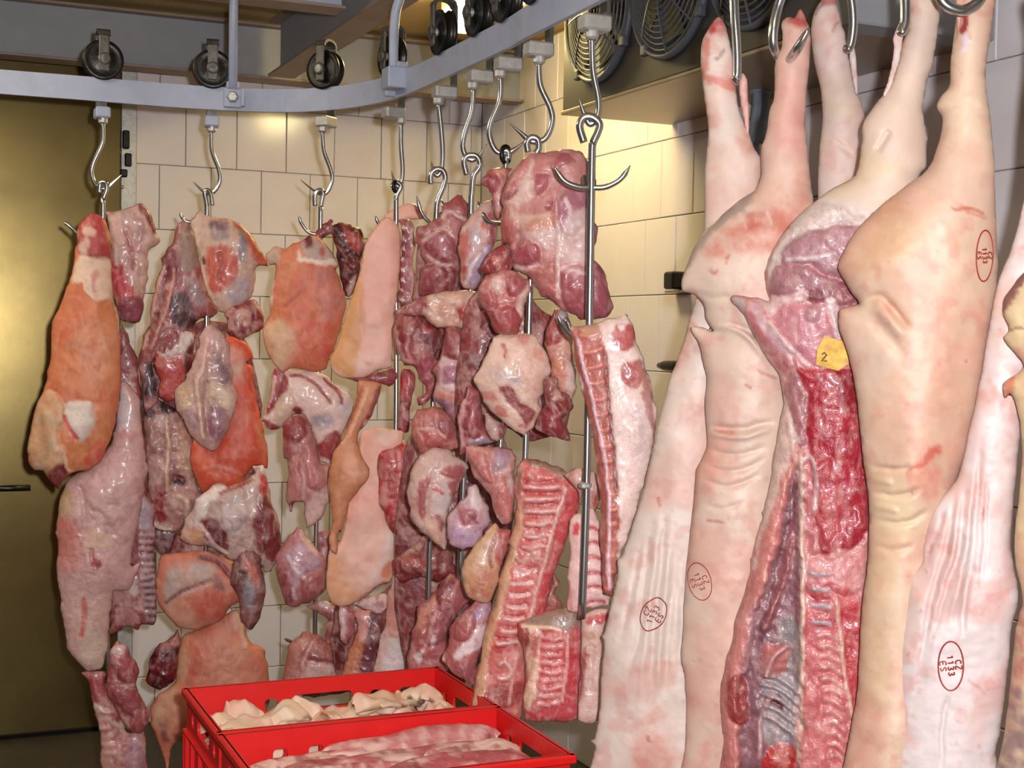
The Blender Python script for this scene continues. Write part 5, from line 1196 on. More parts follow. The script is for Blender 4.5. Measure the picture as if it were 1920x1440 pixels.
piece('rind_slab', 'curled fatty top edge behind the thin rod at the pink rind', 'meat slab',
  'K7 0,560 60,500 130,470 200,460 300,520 280,570 200,575 100,600', Z4 + .05, (220, 168, 148), [((190, 90, 84), 'K7 220,480 260,500 250,530', 4)], [], L=14, T=.02, group=G4, m='skin')
piece('muscle_edge', 'dark lean flap along the bottom of the tall pink rind', 'meat cut',
  'K5 760,190 940,195 960,180 1060,145 1160,125 1205,170 1190,240 1140,285 1080,250 900,235', Z4 - .03, (146, 62, 62), [((196, 130, 118), 'K5 780,195 940,200 900,225', 4)], [], L=10, T=.02, group=G4)
piece('rib_strip', 'dark red rib strip close behind the thin rod', 'meat cut',
  'K5 1230,150 1345,155 1335,300 1310,450 1290,625 1215,610 1220,400', Z4 + .04, (140, 32, 42), [((186, 46, 54), 'K5 1250,200 1335,200 1310,380 1250,330', 6)], [], L=12, T=.02, group=G4, mott=MM)
piece('belly_strip', 'curved brown-orange belly strip hanging under the pink rind', 'meat slab',
  'K5 900,230 1000,225 1090,265 1040,400 1010,500 960,560 900,640 890,720 930,830 990,930 980,1000 900,1100 830,1200 790,1350 770,1440 K6 750,150 725,340 670,300 665,200 690,60 K5 690,1350 670,1150 670,950 700,800 760,700 830,550 870,380',
  Z4 - .115, (198, 130, 92), [((150, 56, 60), 'K5 1040,290 1090,265 1030,480 970,560 900,640 900,720 1000,800 990,920 930,830 880,720 900,600 990,440', 4), ((226, 190, 176), 'K5 960,530 990,560 960,620 940,610', 4), ((222, 160, 128), 'K5 820,820 980,930 960,1010 820,1000 800,900', 9, 0, .8), ((176, 116, 74), 'K5 680,950 740,820 760,980 700,1200', 10, 0, .7)],
  [((222, 165, 128), 'K5 980,260 930,420 850,600 760,740', 3.5, .003), ((160, 84, 62), 'K5 940,250 880,430 800,620', 3, -.002)], L=20, T=.03, m='hide', group=G4)
piece('rind_slab', 'pink rind slab with orange foot, lower on the rod than the tallest one', 'meat slab',
  'K5 920,640 980,620 1060,600 1200,620 1255,640 1240,760 1180,850 1150,1000 1150,1240 1130,1320 K6 1120,60 1190,180 1185,300 1180,400 1170,500 1140,560 1050,590 970,660 850,730 760,750 700,730 660,680 640,560 670,300 740,250 800,60 K5 780,1300 820,1180 900,1000 900,900 900,760',
  Z4 - .07, (228, 178, 158), [((212, 152, 104), 'K6 640,380 770,350 800,500 900,600 900,720 700,745 640,640', 14, 0, .8), ((226, 208, 202), 'K6 1120,90 1200,180 1110,440 1010,560 960,540 1080,350', 10, 0, .9), ((210, 132, 100), 'K6 1130,390 1175,410 1160,525 1085,510', 4), ((226, 200, 186), 'K5 1060,610 1210,630 1140,750 1080,720', 7), ((158, 90, 90), 'K6 950,660 1050,590 1150,560 1150,600 1000,650 860,740', 4)], [((200, 130, 110), 'K6 800,60 740,260 720,330', 3, .003)], L=22, T=.03, m='skin', group=G4, edge=1.2)
piece('rib_rack', 'deep red rib rack clamped beside the lower pink rind slab', 'meat cut',
  'K5 1090,770 1180,750 1250,720 1340,800 1350,880 1300,980 1290,1200 1330,1330 K6 1280,30 1380,130 1440,200 1460,340 1400,400 1300,350 1220,230 1130,100 K5 1110,1290 1060,1220 1050,1000 1060,850',
  Z4 - .12, (172, 46, 52), [((150, 60, 62), 'K6 1130,80 1300,40 1460,330 1400,400 1250,280', 8), ((190, 100, 96), 'K5 1080,880 1120,850 1130,1200 1080,1200', 6, 0, .7)],
  [((206, 130, 124), 'K5 1215,760 1225,1000 1210,1250', 2.5, .003)] + ladder('K5 1130,860 1140,1250 K6 1190,120', 'K5 1300,860 1290,1200 K6 1300,60', 9, (188, 80, 80), 2.5, .003) + ladder('K6 1210,170 1330,360', 'K6 1370,120 1450,300', 6, (196, 150, 146), 2.5, .004), L=22, T=.035, group=G4, mott=MM)
piece('bone_strip', 'strip of belly with a row of white bone dots above the rear crate', 'meat slab',
  'K6 860,780 1000,790 1110,800 1100,950 1040,1150 1020,1400 760,1400 790,1200 850,1050 880,930', Z4 - .05, (190, 116, 82), [((216, 150, 140), 'K6 860,780 1000,790 960,960 900,1000', 6), ((112, 52, 62), 'K6 1000,800 1115,800 1050,1060 1010,1400 900,1400 930,1100 970,960', 4)],
  [((230, 214, 206), 'K6 %d,%d %d,%d' % (a, b, a - 3, b + 14), 2.6, .004) for a, b in ((1040, 880), (1012, 970), (985, 1050), (960, 1140), (935, 1220))], L=14, T=.025, group=G4)
piece('shank_cut', 'small pale-edged piece left of the bone-dotted strip', 'meat cut',
  'K6 750,750 850,770 870,950 800,1060 745,1000', Z4 - .06, (166, 90, 90), [((214, 180, 176), 'K6 750,760 790,770 780,1020 750,980', 4)], [], L=14, T=.02, group=G4)
piece('fat_cut', 'pale fat tongue under the lower pink rind slab', 'meat cut',
  'K6 860,740 970,680 1060,640 1140,650 1130,770 1020,805 940,770', Z4 - .065, (226, 190, 184), [], [], L=14, T=.025, group=G4, mott=MM)
piece('loin_chop', 'loin slab with round dark eye of meat and white fat face', 'meat slab',
  'K6 1180,480 1230,420 1290,560 1440,510 1460,560 1390,720 1320,830 1300,950 1310,1100 1295,1400 1010,1400 1060,1050 1110,860 1140,640 1160,600', Z4 - .08, (208, 188, 184), [((134, 50, 60), 'K6 1250,640 1340,560 1430,530 1400,680 1310,840 1240,790', 4, .005), ((206, 142, 126), 'K6 1140,620 1240,600 1240,780 1290,850 1180,1000 1120,900', 6), ((196, 150, 130), 'K6 1180,480 1240,430 1290,560 1200,600', 5), ((206, 150, 130), 'K6 1110,860 1140,850 1080,1300 1030,1300', 8, 0, .6)],
  [((232, 222, 218), 'K6 1440,520 1410,690 1320,840', 3, .003)], L=20, T=.03, seam=0.2, group=G4)

# ---- rods 5 and 6
GAIN = 1.0
G5 = 'muscles on the two hanger rods with open crooks'
Z5, Z6, Z7, Z8, Z9 = (TROL[i] for i in (5, 6, 7, 8, 9))
piece('muscle_cut', 'purple-red muscle speared on prongs left of the largest cluster', 'meat cut',
  'K7 540,400 600,470 615,540 580,640 560,720 540,800 540,900 500,1050 440,1100 330,1100 260,1110 240,1060 260,930 300,890 270,790 210,730 220,680 250,630 320,590 400,560 430,460',
  Z5 - .05, (178, 106, 104), [((168, 82, 82), 'K7 420,470 540,395 600,470 580,560 480,530', 4, .008), ((170, 98, 98), 'K7 230,650 380,590 430,640 280,720', 5, .010), ((164, 86, 92), 'K7 280,730 430,660 520,760 490,890 390,880 300,800', 5, .014), ((154, 76, 80), 'K7 265,930 390,890 440,980 330,1090 250,1090', 5, .012), ((140, 52, 56), 'K7 430,950 530,900 510,1030 430,1090', 6, .004)],
  [((220, 182, 168), 'K7 400,575 470,525 590,590', 3, -.002), ((212, 172, 164), 'K7 270,740 400,650 440,640', 3, .002), ((212, 172, 164), 'K7 300,820 400,900 500,890', 3, -.002), ((210, 165, 155), 'K7 480,700 440,640', 3, -.002)], L=46, T=.07, group=G5, lump=(30, .008))
piece('shoulder_bone', 'pale knobbly shoulder bone piece with orange streaks below the prongs', 'meat cut',
  'K7 165,1180 300,1120 450,1090 600,1080 680,1090 740,1240 780,1370 740,1430 K8 640,230 550,240 510,190 420,200 370,190 310,150 250,110 K7 120,1240',
  Z6 - .04, (220, 176, 154), [((180, 72, 66), 'K8 500,60 570,30 590,150 520,160', 6), ((186, 80, 72), 'K8 640,60 700,50 700,150 620,170', 6), ((160, 80, 80), 'K7 165,1180 260,1130 320,1180 230,1250 130,1260', 7), ((206, 130, 100), 'K7 390,1200 450,1180 440,1270', 7, 0, .7), ((190, 176, 176), 'K7 690,1350 770,1340 750,1420', 5)],
  [(None, 'K8 480,40 470,180', 6, -.006), (None, 'K8 610,60 600,200', 6, -.006)], L=24, T=.045, group=G5, lump=(26, .012))
piece('leg_cut', 'dark red lean leg piece touching the pink rind slab', 'meat cut',
  'K8 90,80 150,40 250,100 330,170 410,200 410,330 370,400 390,480 380,560 375,620 330,690 240,740 240,690 290,640 250,560 210,470 130,460 90,350 70,260 75,150',
  Z5 - .06, (158, 72, 74), [((112, 30, 36), 'K8 260,140 330,190 405,210 370,390 290,330 240,230', 6), ((196, 130, 124), 'K8 230,330 300,350 280,560 240,500', 6, .004), ((168, 84, 90), 'K8 240,400 330,400 330,560 280,600 250,540', 6, .008), ((150, 60, 62), 'K8 90,100 240,110 220,250 120,300', 6, .010)],
  [((210, 150, 140), 'K8 85,200 110,380 200,450', 3.5, .003), ((200, 130, 124), 'K8 200,190 160,330 210,460', 3, -.003), ((200, 60, 64), 'K8 260,200 330,230', 5, .004)], L=34, T=.055, group=G5, mott=MM)
piece('leg_cut', 'plump leg piece with pale violet-pink knee in the middle cluster', 'meat cut',
  'K8 430,200 510,195 560,240 630,250 640,330 610,420 600,520 600,620 560,660 510,800 500,900 450,800 380,730 340,680 370,560 340,510 400,380',
  Z6 - .06, (172, 96, 98), [((210, 172, 168), 'K8 395,400 560,420 600,500 560,610 500,740 420,710 345,670 380,560', 7), ((170, 112, 132), 'K8 400,480 540,445 585,530 500,590 410,560', 8, .008), ((152, 66, 70), 'K8 425,200 630,260 635,400 540,420 420,380', 6, .012), ((206, 130, 112), 'K8 360,630 470,650 460,740 380,720', 6), ((150, 100, 120), 'K8 350,700 460,710 480,820 400,780', 6)],
  [((226, 200, 192), 'K8 590,430 600,560', 3, .003), (None, 'K8 400,400 480,430 580,420', 4, -.004)], L=42, T=.075, group=G5)
piece('muscle_cut', 'reddish wedge of meat just above the marbled round shoulder', 'meat cut',
  'K8 190,870 230,770 340,740 400,770 480,840 520,950 540,1040 440,1060 380,1040 300,1070 250,1060 200,960', Z6 - .02, (186, 106, 98), [((160, 76, 82), 'K8 380,830 480,850 500,960 420,950', 6, .006), ((190, 100, 96), 'K8 270,920 380,910 460,1030 300,1040', 6, .008)],
  [((220, 165, 150), 'K8 220,900 330,900 450,960', 2.5, .003)], L=34, T=.05, group=G5)
piece('round_shoulder', 'round pale marbled shoulder in the lower middle with a red scratch', 'meat cut',
  'K8 170,1250 220,1120 290,1050 380,1025 490,1070 580,1160 K9 500,60 480,130 440,220 400,320 390,400 390,480 380,560 300,510 220,430 170,370 150,280',
  Z6 - .08, (210, 174, 162), [((174, 94, 92), 'K9 330,60 490,30 500,100 410,115', 5, .006), ((176, 100, 98), 'K9 225,130 300,110 260,250 250,380 195,260', 6, .006), ((160, 84, 88), 'K9 280,350 345,335 365,420 320,430', 4, .004), ((216, 196, 192), 'K9 320,190 420,160 390,300 330,330', 8), ((176, 90, 92), 'K9 400,160 500,90 470,150 410,260', 5), ((196, 140, 132), 'K9 160,250 200,200 200,370 170,350', 8, 0, .8), ((220, 178, 156), 'K9 230,350 300,360 360,470 300,500', 8)],
  [((206, 80, 76), 'K9 300,175 340,185 370,212', 2.4, .003), (None, 'K9 320,40 270,200 260,380', 5, -.004)], L=52, T=.085, seam=0.4, group=G5)
piece('trim_cut', 'dark brown-red trimming between the round shoulder and the crates', 'meat cut',
  'K9 60,620 200,520 270,470 330,520 400,580 440,700 330,760 250,720 120,760 60,720', Z5 + .03, (136, 54, 54), [((176, 96, 84), 'K9 120,600 250,600 330,650 200,680', 8)], [], L=24, T=.04, group=G5, mott=MM, lump=(18, .012))
piece('muscle_cut', 'stringy lean muscle bunch right behind the rear crate corner', 'meat cut',
  'K9 220,900 330,790 400,710 450,740 520,800 520,880 440,980 390,1060 400,1180 370,1330 160,1340 150,1180 190,1020', Z6 - .02, (166, 86, 86), [((196, 128, 106), 'K9 200,960 310,830 400,710 420,760 320,900 230,1050', 5, .004), ((128, 50, 54), 'K9 320,800 390,740 430,760 350,890', 4, .004), ((160, 84, 92), 'K9 290,920 420,900 380,1100 250,1120', 6, .010), ((206, 180, 180), 'K9 190,1190 240,1180 220,1240', 4), ((205, 180, 180), 'K9 290,1060 330,1100 300,1160', 4)],
  [((206, 150, 140), 'K9 330,900 280,1060 250,1180', 3, -.004)], L=34, T=.06, group=G5)
piece('foreleg_muscle', 'pale muscle with orange streaks left of the largest cluster', 'meat cut',
  'K7 770,430 765,500 800,560 815,700 780,780 740,850 700,1000 650,1070 570,1060 545,1000 555,900 525,780 545,670 600,560 680,480',
  Z6 - .08, (212, 170, 158), [((214, 120, 92), 'K7 690,590 745,600 730,655 690,640', 6), ((170, 80, 80), 'K7 740,540 800,560 785,770 720,840 730,700', 5, .006), ((170, 146, 170), 'K7 620,850 770,770 700,1000 620,1060 585,1000', 7, .006), ((200, 112, 100), 'K7 530,700 605,640 600,800 555,900', 7), ((170, 150, 160), 'K7 610,660 680,600 680,760 620,800', 10, 0, .7), ((190, 80, 84), 'K7 550,920 590,900 580,1040', 5)],
  [((226, 200, 190), 'K7 700,800 620,920 580,1040', 3, .003)], L=42, T=.07, group=G5)

# ---- rods 7 and 8: the largest cluster
G8 = 'muscles on the hanger rods at the largest cluster'
piece('knuckle_cut', 'small red knuckle under the black eye of its rod', 'meat cut',
  'K7 710,280 740,230 830,200 910,205 880,300 860,380 870,470 830,570 800,560 780,430 740,350 710,330', Z7 - .03, (176, 90, 88), [((216, 150, 120), 'K7 770,215 880,205 860,260 800,240', 5), ((164, 78, 80), 'K7 715,260 800,260 820,330 770,390 720,320', 5, .008), ((206, 150, 150), 'K7 790,400 840,400 830,520 800,500', 5)], [], L=30, T=.05, group=G8)
piece('muscle_cluster', 'largest cluster of pink muscles, under the bright ring', 'meat cut',
  'K7 1040,110 1150,80 1300,75 1420,110 1460,200 1455,400 1490,560 1530,640 1505,740 1490,850 1560,950 1600,1060 1640,1190 1600,1250 1550,1280 1480,1295 1400,1290 1330,1240 1240,1210 1180,1160 1100,1100 1050,1000 960,960 900,900 880,760 830,760 820,600 860,500 840,450 850,380 870,300 920,220 980,150',
  Z8 - .05, (198, 134, 128), [((170, 94, 98), 'K7 1190,130 1310,115 1340,180 1230,225', 7, .006), ((196, 126, 120), 'K7 1100,110 1200,90 1180,240 1080,300 1040,250', 10, .006), ((180, 98, 104), 'K7 1070,290 1190,285 1140,400 1060,395', 6, .010), ((198, 122, 116), 'K7 865,300 980,170 1055,150 960,350 870,460', 7, .006), ((224, 188, 176), 'K7 960,370 1060,250 1085,400 980,480 880,480', 7), ((162, 82, 86), 'K7 860,390 990,375 880,455', 4), ((178, 92, 86), 'K7 825,560 880,505 945,590 935,720 870,765 825,700', 4, .008), ((205, 140, 112), 'K7 960,620 1225,560 1215,650 1100,710 960,700', 8), ((210, 170, 154), 'K7 900,490 1000,560 1230,550 1000,620 1030,720 950,640', 7), ((212, 176, 168), 'K7 940,700 1220,650 1250,760 1120,780 1010,720', 8),
   ((168, 82, 88), 'K7 905,790 1000,725 1110,775 1105,890 1000,915 905,875', 5, .014), ((194, 118, 108), 'K7 920,905 1080,925 1235,900 1210,1040 1110,1090 1020,990', 6, .010), ((180, 114, 128), 'K7 1260,390 1440,390 1445,560 1360,700 1250,650', 8, .008), ((220, 188, 182), 'K7 1290,600 1440,500 1445,880 1260,890 1250,760', 8), ((160, 64, 66), 'K7 1150,460 1215,450 1220,520 1160,520', 7), ((170, 88, 92), 'K7 1250,940 1440,940 1435,1290 1330,1240 1245,1100', 6, .014), ((156, 78, 88), 'K7 1480,880 1560,970 1630,1190 1550,1290 1480,1290', 6, .010), ((176, 100, 112), 'K7 1480,560 1530,640 1500,760 1480,760', 5), ((186, 100, 100), 'K7 1100,1080 1240,1050 1240,1200 1170,1160', 5, .006), ((214, 160, 156), 'K7 1280,900 1420,930 1400,980 1270,960', 6)],
  [((228, 200, 192), 'K7 1240,570 1240,900 1235,1150', 3, -.004), ((220, 182, 174), 'K7 920,900 1010,925 1110,895', 3, -.003), ((226, 196, 190), 'K7 1280,420 1320,560 1260,740', 3.5, .003), ((224, 186, 178), 'K7 1060,150 1040,230 960,350', 3, .002), (None, 'K7 950,600 960,720 920,760', 4, -.008), ((226, 196, 190), 'K7 1240,940 1300,930 1440,970', 3, .002)], L=56, T=.085, seam=.28, group=G8, lump=(34, .010), step=3.6)
piece('knuckle_cut', 'stubby bone end wrapped in meat in front of the cluster, with white fat knob', 'meat cut',
  'K7 720,970 800,950 870,930 980,970 1030,1010 1030,1100 1000,1200 980,1300 950,1390 880,1400 800,1390 770,1340 730,1240 690,1170 680,1100',
  Z8 - .10, (186, 106, 100), [((234, 198, 186), 'K7 765,985 850,1000 855,1105 790,1095', 5, .006), ((166, 78, 84), 'K7 870,1000 980,985 1015,1050 900,1115', 5, .010), ((224, 188, 176), 'K7 960,1110 1035,1040 990,1260 945,1230', 6), ((170, 78, 78), 'K7 755,1205 945,1205 955,1395 800,1395', 5, .012), ((180, 100, 98), 'K7 690,1080 770,1080 780,1200 730,1220', 6, .006)], [], L=36, T=.06, group=G8)
piece('trim_cut', 'dark wet trimming squeezed above the stubby bone end', 'meat cut',
  'K7 690,920 770,780 880,750 910,900 890,970 760,970', Z8 - .06, (146, 54, 54), [((196, 110, 96), 'K7 770,850 840,840 830,900', 6)], [], L=24, T=.04, group=G8, mott=MM)
piece('round_shoulder', 'round pale fat-covered shoulder with a dark slot of meat', 'meat cut',
  'K8 760,260 830,250 940,240 1040,250 1090,330 1150,430 1160,500 1110,560 1100,660 1070,720 1100,740 1050,870 980,940 890,910 820,840 720,780 660,650 610,550 650,480 710,380 750,310',
  Z8 - .08, (222, 186, 166), [((142, 64, 64), 'K8 810,615 880,605 960,700 1065,790 1010,885 930,800 850,720', 5, -.004), ((176, 156, 156), 'K8 690,490 860,490 990,570 800,560', 10), ((226, 176, 160), 'K8 900,400 1110,390 1130,600 1000,650', 12, 0, .7), ((206, 110, 100), 'K8 930,240 1010,270 960,330 920,300', 8, 0, .6), ((176, 96, 92), 'K8 805,300 835,310 835,400 810,390', 4), ((196, 110, 104), 'K8 680,620 760,650 780,700 700,690', 5, 0, .8), ((196, 106, 100), 'K8 760,720 830,760 850,820 770,780', 5, 0, .8), ((212, 150, 130), 'K8 1040,330 1090,360 1110,430 1060,400', 6)],
  [((214, 170, 150), 'K8 1090,700 1060,800 1010,890', 3.5, .004), ((176, 110, 106), 'K8 930,870 1000,890', 3, -.003)], L=50, T=.065, seam=0.3, group=G8)
piece('shank_cut', 'orange-brown shank on the right of the fat-covered shoulder', 'meat cut',
  'K8 1130,180 1190,80 1260,80 1300,190 1310,350 1330,500 1335,600 1310,720 1260,810 1200,780 1220,680 1210,620 1170,560 1160,450 1110,320 1110,270',
  Z8 - .02, (196, 138, 118), [((156, 68, 66), 'K8 1110,180 1200,80 1240,260 1130,340', 6, .008), ((176, 160, 160), 'K8 1200,100 1270,80 1300,180 1240,160', 6), ((206, 176, 168), 'K8 1270,420 1330,480 1330,620 1280,640', 8), ((206, 130, 100), 'K8 1180,440 1260,430 1270,560 1200,560', 8, 0, .7)], [], L=28, T=.05, group=G8)
piece('trim_cut', 'dark red lean chunks under the right side of the fat-covered shoulder', 'meat cut',
  'K8 1100,600 1150,530 1210,560 1215,620 1260,650 1310,740 1270,810 1235,830 1285,970 1160,950 1050,910 1060,820 1110,740', Z8 - .10, (124, 50, 48), [((150, 90, 82), 'K8 1110,560 1190,550 1200,630 1120,640', 5, .010), ((132, 54, 52), 'K8 1200,690 1300,720 1270,810 1210,790', 5, .010), ((140, 52, 58), 'K8 1100,780 1240,790 1250,930 1090,900', 5, .008)], [], L=30, T=.045, group=G8, mott=MM)
piece('muscle_cut', 'long lean muscle left of the fat-covered shoulder, above the rib rack', 'meat cut',
  'K8 600,600 660,640 680,780 720,950 760,990 700,1025 600,1020 530,1090 520,980 510,860 550,700', Z8 + .02, (160, 80, 84), [((212, 160, 156), 'K8 520,820 570,640 560,900 530,1060', 5), ((150, 68, 74), 'K8 580,700 670,700 690,900 600,960 540,900', 7, .010), ((160, 130, 140), 'K8 580,960 760,970 720,1020 600,1010', 5)], [], L=30, T=.05, group=G8)
piece('shank_cut', 'narrow grey-pink shank tip under the fat-covered shoulder', 'meat cut',
  'K8 690,790 810,850 860,890 830,940 790,995 740,980 700,900', Z8 - .02, (188, 148, 136), [((130, 62, 62), 'K8 800,870 860,890 820,960', 4)], [], L=18, T=.03, group=G8, mott=MM)
piece('leg_cut', 'smooth pinkish leg muscles just left of the tall rib rack', 'meat cut',
  'K8 560,1040 620,1020 740,1030 860,1030 910,1090 910,1160 900,1300 K9 800,250 790,380 740,410 690,340 640,220 560,110 530,50', Z8 - .02, (196, 132, 122), [((170, 134, 150), 'K8 760,1050 860,1060 890,1130 770,1200', 7, .004), ((190, 112, 106), 'K8 570,1060 700,1080 760,1250 680,1250', 7, .010), ((196, 118, 112), 'K9 690,200 800,150 800,380 730,380', 7, .010), ((226, 200, 190), 'K9 640,200 700,330 730,390 690,330', 4), ((206, 180, 176), 'K9 760,130 810,120 800,250', 6)],
  [((216, 176, 168), 'K8 760,1200 880,1160', 3, -.003)], L=36, T=.06, group=G8)
piece('membrane_cut', 'violet-pink membrane-covered muscle right of the round marbled shoulder', 'meat cut',
  'K9 400,330 500,240 520,180 560,160 610,260 650,300 660,380 610,430 590,500 550,540 480,565 420,540 390,480', Z8 + .03, (196, 156, 164), [((214, 190, 186), 'K9 520,190 570,180 600,290 540,300', 6), ((170, 96, 100), 'K9 450,300 540,290 560,370 470,400', 8, .004), ((176, 156, 196), 'K9 410,440 560,440 530,530 430,520', 10, 0, .8), ((140, 70, 76), 'K9 510,310 560,350 580,390 520,360', 5)], [], L=40, T=.06, group=G8)
piece('drumstick_cut', 'tan drumstick-shaped cut left of the tall rib rack', 'meat cut',
  'K9 620,440 680,400 720,430 770,440 765,560 710,700 690,800 640,870 580,880 510,840 480,740 490,620 560,520', Z8 - .03, (202, 158, 122), [((186, 108, 88), 'K9 540,700 690,680 650,860 540,840', 12, 0, .8), ((176, 90, 88), 'K9 690,440 770,440 760,560 700,690', 6), ((214, 182, 156), 'K9 600,520 640,480 640,640 590,620', 9, 0, .8)], [((150, 76, 72), 'K9 690,440 650,560 660,680', 3, -.005)], L=42, T=.06, group=G8)
piece('shoulder_cut', 'lean shoulder with white seam hanging over the rear crate corner', 'meat cut',
  'K9 440,980 560,880 660,870 650,1000 620,1100 580,1230 560,1380 480,1340 400,1300 350,1230 390,1150 400,1070', Z8 + .02, (172, 96, 94), [((220, 198, 198), 'K9 480,1120 630,1010 600,1130 430,1230', 6), ((166, 88, 86), 'K9 430,990 550,920 560,1040 440,1100', 7, .010), ((176, 150, 180), 'K9 570,910 640,890 620,990 560,1000', 8, 0, .7), ((156, 84, 88), 'K9 420,1270 560,1230 550,1380 480,1340', 6, .006), ((226, 190, 176), 'K9 345,1220 380,1210 370,1270', 4)], [], L=36, T=.055, group=G8)

# ---- rib racks
rk = ladder('K9 850,130 855,430 800,640 745,900 690,1080', 'K9 1100,120 1030,400 960,600 880,900 830,1080', 15, (176, 48, 54), 3.2, -.006, sag=4) + \
     ladder('K9 850,165 850,450 795,670 740,920 690,1110', 'K9 1095,160 1020,430 950,640 872,920 830,1110', 14, (228, 184, 174), 3.2, .005, sag=3)
piece('rib_rack', 'tall rib rack showing rows of rib sockets, leaning over the crates', 'rib rack',
  'K9 805,60 860,5 940,5 1000,20 1100,60 1195,150 1205,250 1185,320 1125,480 1085,600 1045,700 1005,850 985,950 975,1010 885,1020 840,1060 860,1200 840,1600 530,1600 560,1380 590,1250 640,1020 700,780 750,600 790,430 810,300 800,180',
  Z8 - .03, (206, 104, 98), [((206, 158, 120), 'K9 795,430 850,200 845,430 790,650 720,900 650,1250 610,1500 540,1500 590,1240 690,790', 6, .004), ((208, 106, 96), 'K9 850,20 1100,90 1110,135 855,125', 6), ((154, 116, 96), 'K9 850,-5 950,0 1060,30 1200,145 1110,125 960,40', 4, .003), ((196, 74, 76), 'K9 1130,140 1205,240 1110,520 1000,980 890,1010 980,700 1070,380', 5), ((206, 120, 112), 'K9 690,1100 830,1080 850,1500 620,1500', 10), ((176, 56, 62), 'K9 690,1110 800,1090 820,1160 700,1180', 6), ((160, 66, 62), 'K9 640,1380 840,1340 820,1500 640,1500', 8), ((150, 110, 90), 'K9 805,60 850,30 840,150 810,200', 5)],
  rk + [((228, 182, 170), 'K9 1125,150 1065,330 985,620 880,1010', 4, .005), ((220, 180, 170), 'K9 700,1250 740,1230 780,1290 740,1330 700,1310', 4, .006), ((216, 150, 140), 'K9 830,1160 790,1350 770,1500', 4, .004)], L=26, T=.04, group='rib racks in the middle', mott=[((226, 170, 160), 14, .15, .5)])
piece('rib_rack', 'short rib rack with sawn flat top in front of the tall one', 'rib rack',
  'K9 820,1015 840,1000 1000,935 1100,915 1170,918 1215,965 1220,1050 1222,1150 1205,1300 1190,1600 860,1600 870,1300 850,1150', Z8 - .11, (192, 76, 80), [((146, 116, 100), 'K9 820,1015 1000,930 1170,910 1225,970 1218,1048 1100,1042 1000,1018 900,1012', 4), ((226, 190, 160), 'K9 875,1040 955,1035 945,1250 910,1500 860,1500 885,1230', 4, .004), ((146, 62, 58), 'K9 822,1035 885,1035 880,1160 850,1190', 4), ((176, 60, 66), 'K9 895,1060 945,1050 940,1180 900,1180', 6, 0, .8), ((190, 60, 68), 'K9 1140,1060 1220,1060 1190,1440 1120,1440', 7, 0, .8)],
  [((228, 160, 150), 'K9 1130,1050 1125,1200 1090,1500', 4, .004), ((230, 190, 160), 'K9 830,1018 1000,1022 1100,1045', 3, .004)] + ladder('K9 960,1080 930,1480', 'K9 1110,1080 1080,1480', 9, (222, 150, 144), 3.2, .004, sag=4), L=22, T=.035, group='rib racks in the middle', mott=[((226, 170, 160), 14, .15, .4)])
rb9 = ladder('K8 1360,260 1440,700 1530,1200 1560,1403 K9 1345,780', 'K8 1500,230 1560,700 1600,1200 1620,1400 K9 1400,780', 17, (206, 130, 112), 3.2, .004, sag=3)
piece('loin_slab', 'long loin slab with sawn ribs and white fat on the bare rod', 'rib rack',
  'K8 1290,200 1340,190 1440,170 1560,140 1640,130 1660,95 1690,140 1730,180 1750,300 1800,450 1850,640 1890,830 1870,950 1840,1100 1800,1300 1770,1403 K9 1540,380 1470,560 1450,600 1420,720 1400,850 1370,840 1340,820 1335,600 1320,300 K8 1490,1300 1450,1000 1390,700 1330,450 1300,300',
  Z9 - .05, (228, 200, 190), [((172, 90, 78), 'K8 1295,200 1470,185 1535,350 1545,560 1575,900 1605,1200 1625,1403 K9 1420,860 1340,830 1320,300 K8 1470,1200 1380,650 1310,350', 5), ((180, 88, 86), 'K8 1580,190 1650,165 1745,200 1735,320 1650,365 1590,300', 5), ((222, 196, 188), 'K8 1615,175 1660,165 1665,205 1625,210', 3), ((170, 82, 76), 'K8 1635,460 1755,440 1765,580 1690,615 1640,550', 5), ((168, 112, 102), 'K8 1745,430 1800,480 1890,850 1865,960 1800,700', 5), ((186, 166, 170), 'K8 1740,700 1830,700 1830,1000 1760,1200 1720,1000', 16, 0, .6), ((196, 150, 124), 'K8 1340,190 1470,170 1500,240 1400,260', 5)],
  rb9 + [((230, 192, 200), 'K8 1330,225 1380,450 1450,720 1520,1050 1560,1403 K9 1375,640 1388,830', 3.4, .006), ((120, 50, 46), 'K8 1530,350 1545,600 1580,950 1620,1400', 3, -.005)], L=24, T=.04, seam=0.15, group='rib racks in the middle')
piece('belly_slab', 'pink slab with short red cuts partly hidden behind the bare rod', 'meat slab',
  'K9 1140,380 1220,330 1280,300 1330,420 1360,620 1380,820 1390,905 1240,920 1130,935 1140,640', Z9 + .07, (230, 188, 182), [((206, 60, 66), 'K9 1160,420 1200,400 1195,470 1165,470', 5), ((200, 80, 80), 'K9 1130,760 1165,770 1160,920 1130,920', 6, 0, .6)],
  ladder('K9 1240,420 1235,880', 'K9 1330,450 1370,880', 6, (190, 66, 72), 3, -.005, sag=-5), L=20, T=.03, seam=0.15, group='slabs around the bare rod')
piece('trim_cut', 'pale brown trimming behind the collar of the bare rod', 'meat cut',
  'K9 1110,100 1200,50 1300,90 1340,200 1300,330 1240,330 1190,200', Z9 + .10, (200, 148, 130), [((160, 76, 70), 'K9 1260,200 1330,200 1300,330', 6)], [], L=22, T=.03, group='slabs around the bare rod', mott=MM)
